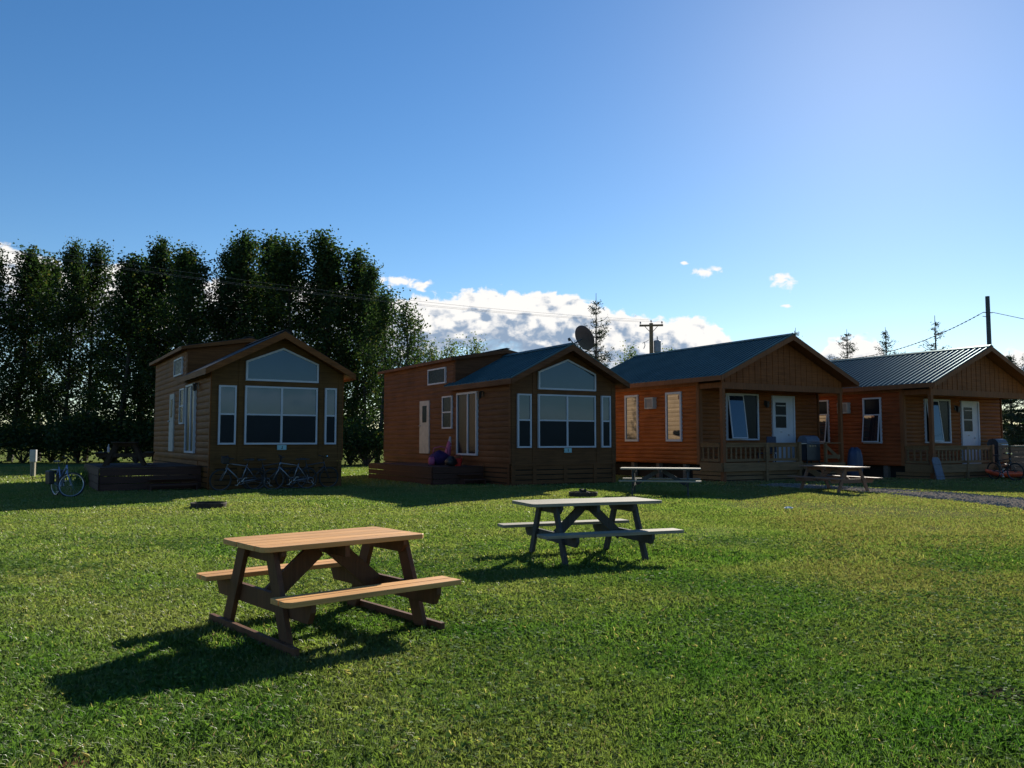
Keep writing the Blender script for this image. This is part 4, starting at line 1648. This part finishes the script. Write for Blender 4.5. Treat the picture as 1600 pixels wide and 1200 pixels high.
root = thing('backpack', 'black backpack on the corner of the dark deck', 'bag', p, .8)
mb = MB()
mb.add(*blob((0, 0, .16), .20, 8, (1.1, .8, .9)))
mb.build('bag_body', M['black'], root, smooth=True)
mb = MB()
mb.tube([(-.1, -.1, .3), (-.12, -.22, .2), (-.1, -.16, .05)], .015, 5)
mb.build('strap', M['black'], root)
p = loc_pt(o1, RZ1, -2.55, 2.35, .72 + .43)
root = thing('bottle', 'pale plastic bottle standing on the bench of the deck picnic table', 'bottle', p, 0)
mb = MB()
mb.lathe([(0, 0), (.035, 0), (.038, .02), (.038, .15), (.014, .20), (.014, .235), (0, .235)], n=12)
mb.build('bottle_body', M['pale'], root, smooth=True)
mb = MB()
mb.lathe([(.017, .225), (.017, .25), (0, .25)], n=10)
mb.build('cap', M['white'], root)


# ------------------------------------------------------------------ barbecues and the clutter by the right cabins
def barbecue(label, p, rz, lid_m='bike_dark', shelf=True, covered=False):
    root = thing('barbecue', label, 'barbecue', p, rz, 'barbecues by the porches')
    if covered:
        mb = MB()
        mb.add(*blob((0, 0, .62), .40, 11, (.85, .62, 1.5), 18))
        mb.build('cover', M['navy'], root, smooth=True)
        mb = MB()
        for sx in (-.25, .25):
            mb.box((sx - .03, -.18, 0), (sx + .03, .18, .2))
        mb.split('leg', M['black'], root)
        return root
    mb = MB()
    for sx in (-.36, .36):
        for sy in (-.2, .2):
            mb.box((sx - .02, sy - .02, .0), (sx + .02, sy + .02, .62))
    mb.box((-.38, -.22, .12), (.38, .22, .15))
    mb.build('cart', M['black'], root)
    mb = MB()
    mb.box((-.38, -.24, .15), (.38, .24, .78))
    mb.build('firebox', M['bike_dark'], root, bevel=.01)
    mb = MB()
    prof = [(-.25, .785), (-.24, .95), (-.15, 1.07), (0, 1.12), (.16, 1.08), (.24, .95), (.25, .785)]
    mb.prism([Vector((0, a, b)) for a, b in prof], (-.37, 0, 0), (.37, 0, 0))
    ld = mb.build('lid', M[lid_m], root, bevel=.01)
    mb = MB()
    mb.tube([(-.25, -.30, .86), (.25, -.30, .86)], .014, 8)
    mb.build('handle', M['chrome'], ld)
    if shelf:
        for s in (-1, 1):
            mb = MB()
            mb.box((s * .39, -.23, .78), (s * .72, .23, .81))
            mb.build('side_shelf', M['steel'], root, bevel=.005)
    mb = MB()
    for k in range(4):
        mb.tube([(-.24 + k * .16, -.242, .70), (-.24 + k * .16, -.27, .70)], .022, 8)
    mb.build('knob', M['chrome'], root)
    return root


barbecue('large grey gas barbecue with side shelves on the porch end behind the reddish table', loc_pt(o3, TH, 5.15, .45, .60), TH, 'slate')
barbecue('covered navy blue barbecue on the ground between the two right cabins', at(1333, 30.5, z=0), TH, covered=True)
barbecue('black barbecue with chrome knobs at the far right of the last porch', loc_pt(o4, TH, 5.3, .45, .48), TH, 'bike_dark', False)

root = thing('leaning_board', 'blue grey board leaning on the corner post of the right cabin', 'board', loc_pt(o4, TH, -.12, -.45, 0), TH)
mb = MB()
mb.prism([Vector((a, 0, b)) for a, b in ((-.24, 0), (.24, 0), (.24, .78), (.15, .9), (-.15, .9), (-.24, .78))], (0, 0, 0), (0, .03, 0))
b_ = mb.build('board_panel', M['slate'], root)
b_.rotation_euler = (R(-14), 0, 0)
mb = MB()
for z_ in (.15, .62):
    mb.box((-.22, -.02, z_), (.22, -.001, z_ + .05))
b_ = mb.build('batten', M['slate'], root)
b_.rotation_euler = (R(-14), 0, 0)

# red boat hull on the grass at the right edge
root = thing('kayak', 'long low red kayak hull on the shaded grass at the right edge', 'kayak', loc_pt(o4, TH, 3.6, -1.05, 0), R(24))
mb = MB()
vs, fs = [], []
ns, nk = 15, 12
for i in range(ns):
    t = -1 + 2 * i / (ns - 1)
    wd = .33 * (1 - abs(t) ** 2.6) + .012
    rise = .14 * abs(t) ** 3
    for k in range(nk):
        a = 2 * PI * k / nk
        vs.append((1.55 * t, wd * math.cos(a), .22 + rise + (.17 if math.sin(a) < 0 else .10) * math.sin(a) * (1 - .55 * abs(t) ** 3)))
for i in range(ns - 1):
    for k in range(nk):
        k2 = (k + 1) % nk
        fs.append((i * nk + k, i * nk + k2, (i + 1) * nk + k2, (i + 1) * nk + k))
fs += [tuple(range(nk)), tuple((ns - 1) * nk + k for k in range(nk))]
mb.add(vs, fs)
mb.build('hull', M['orange'], root, smooth=True)
mb = MB()
mb.torus((-.1, 0, .33), (0, 0, 1), .24, .02, 24, 6)
mb.build('cockpit_rim', M['black'], root, smooth=True)

root = thing('wooden_fence', 'low brown board fence with a pale top rail right of the last cabin', 'fence', at(1600, 33, z=0) + Vector((0, 0, 0)), R(4))
mb = MB()
for k in range(6):
    mb.box((-.62, 0, .08 + k * .2), (4.5, .03, .26 + k * .2))
mb.build('fence_boards', M['brown_wood'], root)
mb = MB()
mb.box((-.66, -.07, 1.281), (4.55, .10, 1.32))
mb.build('top_rail', M['grey_wood'], root)
for k in range(4):
    mb = MB()
    mb.box((-.6 + k * 1.65, .032, 0), (-.5 + k * 1.65, .13, 1.28))
    mb.build('fence_post', M['brown_wood'], root)

root = thing('garden_shed', 'small pale green shed far behind the right edge fence', 'shed', at(1585, 60, z=0), R(20))
mb = MB()
mb.box((-1.4, -1, 0), (1.4, 1, 1.9))
mb.build('wall', M['green_paint'], root)
gable_roof(root, -1.6, 1.6, -1.2, 1.2, 1.9, 2.5, .06, False, .3, None)

root = thing('chair', 'dark folding chair on the right porch next to its white door', 'chair', loc_pt(o4, TH, 5.75, .55, .62 - .12), TH + .4)
mb = MB()
mb.box((-.24, -.22, .40), (.24, .22, .44))
mb.build('seat', M['black'], root)
mb = MB()
for k in range(5):
    mb.box((-.22 + k * .095, .20, .50), (-.16 + k * .095, .22, .92))
mb.box((-.24, .195, .92), (.24, .225, .98))
mb.build('backrest', M['black'], root)
for sx in (-.22, .22):
    for a, b in (((sx, -.22, 0), (sx, .2, .5)), ((sx, .25, 0), (sx, -.2, .42))):
        mb = MB()
        mb.tube([a, b], .014, 6)
        mb.build('leg', M['steel'], root)

root = thing('chair', 'blue seat standing under the open window of the orange cabin porch', 'chair', loc_pt(o3, TH, 2.95, .65, .62), TH)
mb = MB()
mb.box((-.24, -.24, .38), (.24, .2, .43))
mb.build('seat', M['navy'], root)
mb = MB()
mb.prism([Vector((a, 0, b)) for a, b in ((-.26, .44), (.26, .44), (.24, 1.05), (-.24, 1.05))], (0, -.30, 0), (0, -.26, 0))
mb.build('backrest', M['navy'], root)
for sx in (-.22, .22):
    for sy in (-.27, .18):
        mb = MB()
        mb.box((sx - .02, sy - .02, 0), (sx + .02, sy + .02, .379))
        mb.build('leg', M['navy'], root)

for (x, y, s) in ((1232, 797, 1.), ):
    X, Y = ground_pt(x, y)
    vs, fs = blob((0, 0, .03), .075, 4, (1.3, .8, .5), 10)
    mb = MB()
    mb.add(vs, fs)
    o = mb.build('paper_scrap', M['litter'])
    o.location = (X, Y, .01)
    tag(o, 'crumpled white paper scrap on the grass near the gravel drive', 'litter')


# ------------------------------------------------------------------ poles and wires
pp = at(1019, 59, z=0)
root = thing('utility_pole', 'wooden utility pole with crossarm and transformer behind the cabins', 'utility pole', pp, R(-8))
ht = at(1019, 59, y=505).z
mb = MB()
mb.tube([(0, 0, 0), (0, 0, ht)], [.19, .14], 10)
mb.build('pole', M['pole_wood'], root, smooth=False)
mb = MB()
mb.box((-.84, -.24, ht - .26), (.84, -.15, ht - .12))
mb.beam((-.5, -.2, ht - .2), (0, -.16, ht - .75), .04, .04)
mb.beam((.5, -.2, ht - .2), (0, -.16, ht - .75), .04, .04)
mb.build('crossarm', M['pole_wood'], root)
for x_, z_ in ((-.76, ht - .12), (.76, ht - .12), (0, ht)):
    mb = MB()
    mb.lathe([(.02, 0), (.02, .08), (.06, .09), (.045, .14), (.06, .16), (.03, .22), (0, .22)], (x_, -.19 if x_ else 0, z_), 10)
    mb.build('insulator', M['transformer'], root)
mb = MB()
tz = at(1019, 59, y=552).z
mb.lathe([(0, 0), (.24, 0), (.26, .04), (.26, .82), (.22, .86), (0, .88)], (.42, -.05, tz + .05), 16)
mb.tube([(.42, -.05, tz + .9), (.42, -.05, tz + 1.2)], .04, 6)
mb.build('transformer', M['transformer'], root)
mb = MB()
mb.tube([(-.62, 0, ht - 1.45), (-.5, 0, ht - 1.35), (-.45, 0, ht - 1.6), (-.55, 0, ht - 1.85)], .03, 6)
mb.beam((-.5, 0, ht - 1.4), (-.16, 0, ht - 1.2), .03, .03)
mb.build('cutout_fuse', M['transformer'], root)

p2 = at(1550, 37, z=0)
h2 = at(1550, 37, y=463).z
root = thing('utility_pole', 'plain dark pole carrying cables above the right cabin', 'utility pole', p2, 0)
mb = MB()
mb.tube([(0, 0, 0), (0, 0, h2)], [.11, .09], 12)
mb.build('pole', M['pole_dark'], root)
zb = at(1550, 37, y=488).z
mb = MB()
mb.tube([(-.22, 0, zb), (.2, 0, zb - .02)], .02, 6)
mb.tube([(-.25, 0, zb - .18), (-.1, 0, zb - .2)], .015, 6)
mb.build('cable_bracket', M['pole_dark'], root)


def cable(label, a, b, sag, r, n=24, lumps=0., group='overhead cables'):
    a, b = Vector(a), Vector(b)
    pts_ = []
    for i in range(n + 1):
        t = i / n
        q = a.lerp(b, t)
        q.z -= sag * 4 * t * (1 - t)
        pts_.append(q - a)
    mb_ = MB()
    mb_.tube(pts_, r, 5)
    if lumps:
        for i in range(1, n):
            q, q2 = pts_[i], pts_[i].lerp(pts_[i + 1], .4)
            mb_.tube([q, q2], r * lumps, 5)
    o_ = mb_.build('cable', M['wire'])
    o_.location = a
    tag(o_, label, 'cable', group)
    return o_


for k, (dx, lab) in enumerate(((-.76, 'long thin power line from the left end of the crossarm'), (0, 'long thin power line from the top of the wooden pole'), (.76, 'long thin power line from the right end of the crossarm'))):
    a = pp + Vector((dx, -.2, ht + (.2 if dx == 0 else .06)))
    cable(lab, a, (-30 + dx * .8, 28.6 + k * .6, 10.2 + (.3 if dx == 0 else 0)), .75, .0065, 60)
cable('lumpy twisted cable dropping left from the dark pole above the right cabin', p2 + Vector((-.22, 0, zb)), at(1290, 44, y=562), .55, .014, 44, 1.9)
cable('cable running right from the dark pole out of the picture', p2 + Vector((.2, 0, zb)), (62, 30, 9), 3.2, .014, 30)
cable('thin low wire crossing behind the spruce above the brown cabin', at(700, 62, y=574), at(1080, 62, y=552), .3, .012, 20)


# ------------------------------------------------------------------ trees
def leaf_quads(c, n_dir, size, aspect, r_):
    """c (n,3) centres -> quads of random orientation"""
    n = len(c)
    a = r_.normal(size=(n, 3)) + n_dir
    a /= np.linalg.norm(a, axis=1)[:, None]
    b = r_.normal(size=(n, 3))
    b -= a * np.sum(a * b, 1)[:, None]
    b /= np.linalg.norm(b, axis=1)[:, None]
    s = (size * r_.uniform(.6, 1.35, n))[:, None]
    u, v = a * s / 2, b * s * aspect / 2
    return np.stack([c - u, c + v, c + u, c - v], 1).reshape(-1, 3)


def broadleaf(seed, H=16., spread=2.3, base=2.2, n_limb=46, leaf=.17, per=34, mat_='leaf', ascend=.75, gauss=.34):
    r_ = np.random.default_rng(seed)
    tr = MB()
    pts_, rad = [], []
    bx, by = r_.normal(0, .25, 2)
    for i in range(9):
        t = i / 8
        pts_.append((bx * math.sin(t * 2.5), by * math.sin(t * 2.1), H * .96 * t))
        rad.append(.17 * (1 - t) ** .8 + .012)
    tr.tube(pts_, rad, 8)
    cs = []
    for i in range(n_limb):
        t = (i + r_.random()) / n_limb
        h0 = base + (H - base - .6) * t ** .92
        k = (h0 - base) / (H - base)
        prof = (.55 + .45 * math.sin(PI * min(1, k * 1.15 + .12))) * (1 - .78 * max(0, (k - .45) / .55) ** 1.3)
        ln = spread * prof * r_.uniform(.65, 1.25)
        a = r_.uniform(0, 2 * PI)
        up = ln * ascend * r_.uniform(.7, 1.35)
        tt = h0 / (H * .96)
        p0 = Vector((bx * math.sin(tt * 2.5), by * math.sin(tt * 2.1), h0))
        p1 = p0 + Vector((math.cos(a) * ln * .55, math.sin(a) * ln * .55, up * .35))
        p2_ = p0 + Vector((math.cos(a) * ln, math.sin(a) * ln, up))
        r0 = .05 * (1 - k) + .014
        tr.tube([p0, p1, p2_], [r0, r0 * .6, r0 * .25], 5)
        m_ = r_.integers(4, 8)
        for j in range(m_):
            s = .28 + .8 * (j + r_.random() * .8) / m_
            q = p0.lerp(p1, s * 2) if s < .5 else p1.lerp(p2_, (s - .5) * 2)
            sg = gauss * r_.uniform(.7, 1.6)
            nn = int(per * r_.uniform(.5, 1.4))
            cs.append(np.clip(r_.normal(size=(nn, 3)), -1.7, 1.7) * np.array([sg, sg, sg * 1.3]) + np.array(q) + r_.normal(0, .12, 3))
    # leader tuft
    for j in range(7):
        cs.append(np.clip(r_.normal(size=(int(per * .9), 3)), -1.6, 1.6) * np.array([.10 + .035 * j, .10 + .035 * j, .26]) + np.array([bx * .6, by * .86, H - .1 - j * .42]))
    c = np.concatenate(cs)
    c[:, 2] = np.maximum(c[:, 2], .3)
    return tr, leaf_quads(c, 0, leaf, .8, r_), mat_


def spruce(seed, H=10., spread=2.2, base=.6, tiers=26, dens=1., sparse_top=.35, needle=.16):
    r_ = np.random.default_rng(seed)
    tr = MB()
    tr.tube([(0, 0, 0), (0, 0, H * .5), (.03, 0, H)], [.15, .08, .012], 7)
    cs = []
    for i in range(tiers):
        t = (i + .5 * r_.random()) / tiers
        h0 = base + (H * .97 - base) * t
        ln0 = spread * (1 - t) ** .85 + .12
        nb = int(r_.integers(4, 7))
        for b in range(nb):
            a = r_.uniform(0, 2 * PI)
            ln = ln0 * r_.uniform(.55, 1.2)
            droop = -.12 * ln if t < .5 else .45 * ln
            p0 = Vector((0, 0, h0))
            p1 = p0 + Vector((math.cos(a) * ln * .6, math.sin(a) * ln * .6, droop * .4 - .02))
            p2_ = p0 + Vector((math.cos(a) * ln, math.sin(a) * ln, droop + .08 * ln))
            tr.tube([p0, p1, p2_], [.022, .014, .006], 4)
            if t > 1 - sparse_top and r_.random() < .75:
                nn = int(5 * dens)
            else:
                nn = int(34 * ln * dens)
            s = r_.uniform(.12, 1.0, max(nn, 1))
            q = np.array([list(p0.lerp(p1, x / .6) if x < .6 else p1.lerp(p2_, (x - .6) / .4)) for x in s])
            cs.append(q + r_.normal(size=q.shape) * np.array([.10, .10, .07]))
    c = np.concatenate(cs)
    return tr, leaf_quads(c, 0, needle, .28, r_), 'needle'


def make_tree(name, spec, label, cat, loc, rz=0., scale=1., group=None):
    tr, quads, mt = spec
    root = thing(name, label, cat, loc, rz, group, scale)
    tr.build('trunk', M['bark'], root)
    np_mesh('crown', quads, 4, M[mt], root)
    return root


ROW_D = 60.
POP_H = 16.
protos = {}
row = [  # pixel x, pixel y of the top, depth, variant
    (-30, 388, 58, 2), (18, 384, 60, 1), (62, 400, 63, 3), (100, 381, 60, 0), (136, 384, 62, 2), (180, 398, 58, 1), (222, 408, 63, 4), (243, 373, 60, 3),
    (272, 402, 62, 0), (306, 391, 58, 2), (345, 376, 61, 4), (384, 367, 60, 1), (408, 371, 63, 3), (450, 377, 59, 0), (486, 396, 62, 2),
    (513, 367, 60, 4), (547, 388, 61, 1), (572, 412, 59, 3)]
words = ['first', 'second', 'third', 'fourth', 'fifth', 'sixth', 'seventh', 'eighth', 'ninth', 'tenth', 'eleventh', 'twelfth', 'thirteenth', 'fourteenth', 'fifteenth', 'sixteenth', 'seventeenth', 'eighteenth', 'nineteenth']
sizes = {0: (16, 2.3), 1: (16, 2.0), 2: (16, 2.5), 3: (16, 1.9), 4: (16, 2.2)}
GR = 'tall dark trees in the row behind the left cabins'
for i, (x, y, D_, v) in enumerate(row):
    loc = at(x, D_, z=0)
    hh = at(x, D_, y=y).z
    vis = i
    if i < 1:
        lab = 'tall dark tree cut off by the left edge of the picture'
    elif i == len(row) - 1:
        lab = 'rightmost tall tree of the dark row, its right side catching light'
    else:
        lab = 'tall dark leafy tree, %s from the left edge in the row behind the cabins' % words[vis - 1]
    if v not in protos:
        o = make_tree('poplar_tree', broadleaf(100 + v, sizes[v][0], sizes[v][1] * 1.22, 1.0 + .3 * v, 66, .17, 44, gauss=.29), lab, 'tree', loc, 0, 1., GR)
        protos[v] = o
    else:
        o = copy_tree(protos[v])
        o['label'] = lab
        o.location = loc
    k = hh / 16.1
    o.rotation_euler = (R(((i * 5) % 7 - 3) * .7), R(((i * 3) % 5 - 2) * 1.0), i * 1.7)
    wv = (1.0, 1.32, .92, 1.2, 1.42, 1.05, 1.28)[(i * 3) % 7]
    o.scale = (k * wv, k * wv, k)

# broad low tree at the right end and the smaller ones behind the brown cabin
make_tree('broadleaf_tree', broadleaf(201, 11.5, 2.6, .8, 44, .17, 30, 'leaf', .6), 'bushy green tree between the two left cabins, below the tall row', 'tree', at(590, 55, z=0), 0, 1., 'smaller trees behind the cabins')
lt = make_tree('broadleaf_tree', broadleaf(202, 10.2, 1.6, 1.2, 30, .15, 26, 'leaf', .9), 'slim leafy tree beside the small spruce left of the brown cabin', 'tree', at(626, 52, z=0), 0, 1., 'smaller trees behind the cabins')
ll = make_tree('broadleaf_tree', broadleaf(203, 9., 1.6, 1.2, 26, .15, 24, 'leaf_light', .9), 'light green treetop peeking over the loft roof of the brown cabin, left one', 'tree', at(707, 62, z=0), 0, 1., 'smaller trees behind the cabins')
for (x, y, D_, lab, s_) in ((745, 531, 62, 'light green treetop peeking over the loft roof of the brown cabin, right one', 1.0),
                            (676, 536, 58, 'round green treetop just right of the small spruce', 1.0),
                            (989, 543, 66, 'small light green treetop between the brown cabin and the wooden pole', 1.0),
                            (1049, 547, 75, 'tiny green treetop just right of the wooden pole', 1.0)):
    o = copy_tree(ll)
    o['label'] = lab
    o.location = at(x, D_, z=0)
    k = at(x, D_, y=y).z / 9.1
    o.scale = (k, k, k)
    o.rotation_euler = (0, 0, x * .1)
k = at(707, 62, y=534).z / 9.1
ll.scale = (k, k, k)

GS = 'spruces behind the cabins'
D_ = 47
hh = at(932, D_, y=458).z
make_tree('spruce_tree', spruce(301, hh, 2.7, .6, 26, 2.0, .22), 'thin spruce rising behind the satellite dish', 'spruce', at(932, D_, z=0), .5, 1., GS)
D_ = 54
hh = at(652, D_, y=487).z
h302 = hh
spd = make_tree('spruce_tree', spruce(302, hh, 2.3, .6, 26, 1.3, .25), 'small dark spruce left of the brown cabin loft', 'spruce', at(652, D_, z=0), 0, 1., GS)
sp0 = make_tree('spruce_tree', spruce(303, 9., 2.9, .6, 28, 2.3, .24), 'bare topped spruce over the right cabin roof, left of three', 'spruce', at(1326, 48, z=0), .2, 1., GS)
k = at(1326, 48, y=514).z / 9
sp0.scale = (k, k, k)
for (x, y, D_, lab, rz_) in ((1388, 511, 50, 'forked bare topped spruce over the right cabin roof, middle of three', 2.1),
                             (1466, 493, 46, 'fuller spruce over the right cabin roof, right of three', 4.0),
                             (1246, 512, 52, 'thin spruce tip behind the ridge of the orange cabin', 1.2)):
    fuller = x == 1466
    o = copy_tree(spd if fuller else sp0)
    o['label'] = lab
    o.location = at(x, D_, z=0)
    k = at(x, D_, y=y).z / (h302 if fuller else 9)
    o.scale = (k * 1.25, k * 1.25, k) if fuller else (k, k, k)
    o.rotation_euler = (0, 0, rz_)
dn_ = make_tree('spruce_tree', spruce(304, 9., 2.7, .2, 34, 2.0, .05, .2), 'dense dark spruce at the right edge behind the last cabin', 'spruce', at(1580, 50, z=0), 0, 1., GS)
k = at(1580, 50, y=548).z / 9
dn_.scale = (k, k, k)
for (x, y, D_, lab) in ((1614, 540, 47, 'dense dark spruce cut off by the right edge of the picture'), (1560, 560, 58, 'dark spruce partly hidden by the dense one at the right edge')):
    o = copy_tree(dn_)
    o['label'] = lab
    o.location = at(x, D_, z=0)
    k = at(x, D_, y=y).z / 9
    o.scale = (k, k, k)
    o.rotation_euler = (0, 0, x * .7)


def shrub(seed, rad=1.6, hgt=2.4, n=2600, leaf=.14):
    r_ = np.random.default_rng(seed)
    tr = MB()
    cs = []
    for i in range(16):
        a, t = r_.uniform(0, 2 * PI), r_.uniform(.3, 1)
        e = Vector((math.cos(a) * rad * t * .75, math.sin(a) * rad * t * .75, hgt * r_.uniform(.45, .95) * (1 - .3 * t)))
        tr.tube([(0, 0, 0), e * .5 + Vector((0, 0, .1)), e], [.03, .018, .006], 4)
        cs.append(r_.normal(size=(n // 16, 3)) * np.array([.42, .42, .38]) + np.array(e))
    c = np.concatenate(cs)
    c[:, 2] = np.abs(c[:, 2])
    return tr, leaf_quads(c, 0, leaf, .7, r_), 'leaf'


sh0 = None
for i, (x, D_, s_) in enumerate(((-10, 57, 1.3), (38, 56, 1.2), (82, 57.5, 1.4), (125, 55.5, 1.3), (168, 57, 1.5), (215, 56, 1.4), (262, 57.5, 1.3), (548, 52, 1.2), (574, 50, 1.1))):
    lab = ['dark shrub under the tree row at the left edge', 'dark shrub behind the white topped post', 'dark shrub under the trees just right of the white topped post', 'dark shrub above the lone blue bicycle',
           'dark shrub under the trees left of the deck', 'dark shrub behind the deck picnic table', 'dark shrub against the left wall of the leftmost cabin', 'dark shrub in the gap between the two left cabins, left one', 'dark shrub in the gap between the two left cabins, right one'][i]
    if sh0 is None:
        o = sh0 = make_tree('shrub', shrub(401), lab, 'shrub', at(x, D_, z=0), 0, 1., 'dark shrubs under the trees')
    else:
        o = copy_tree(sh0)
        o['label'] = lab
        o.location = at(x, D_, z=0)
    o.scale = (s_ * 1.25, s_ * 1.25, s_)
    o.rotation_euler = (0, 0, i * 2.2)

# tall weeds by the deck
def weeds():
    x0, y0 = 12.5, 0
    n = 260
    X = rng.normal(0, .7, n)
    Y = rng.normal(0, .35, n)
    h = rng.uniform(.25, .75, n)
    a = rng.uniform(0, 2 * PI, n)
    base_ = np.stack([X, Y, np.zeros(n)], 1)
    s_ = np.stack([np.cos(a), np.sin(a), np.zeros(n)], 1) * .012
    tip_ = base_ + np.stack([np.cos(a + 1.5) * h * .35, np.sin(a + 1.5) * h * .35, h], 1)
    mid_ = (base_ + tip_) / 2 + np.array([0, 0, .06])
    return np.stack([base_ - s_, base_ + s_, mid_ + s_, tip_, mid_ - s_], 1).reshape(-1, 3)


wd_ = np_mesh('weeds', weeds(), 5, M['clover'])
wd_.location = at(152, 27.5, z=0)
tag(wd_, 'tall weeds growing at the end of the left deck', 'weeds', None, 'stuff')


# distant wood on the horizon all round: one mass
def distant_wood():
    r_ = np.random.default_rng(9)
    n = 42000
    a = r_.uniform(-PI, PI, n)
    D0 = 300 + 25 * np.sin(a * 5)
    h = 6.0 + 2.2 * np.sin(a * 37) * np.sin(a * 11 + 1) + 1.6 * np.sin(a * 90) + r_.normal(0, .7, n)
    c = np.stack([np.sin(a) * D0, np.cos(a) * D0, np.maximum(h, 2) * r_.random(n) ** .55], 1)
    c[:, :2] *= (1 + r_.normal(0, .012, n))[:, None]
    return leaf_quads(c, 0, 2.3, .8, r_)


tag(np_mesh('distant_wood', distant_wood(), 4, M['leaf']), 'far off dark wood along the horizon', 'wood', None, 'stuff')

# ------------------------------------------------------------------ render settings
sc.render.engine = 'CYCLES'
sc.cycles.max_bounces = 8
sc.cycles.diffuse_bounces = 4
sc.cycles.transparent_max_bounces = 4
sc.cycles.sample_clamp_indirect = 6
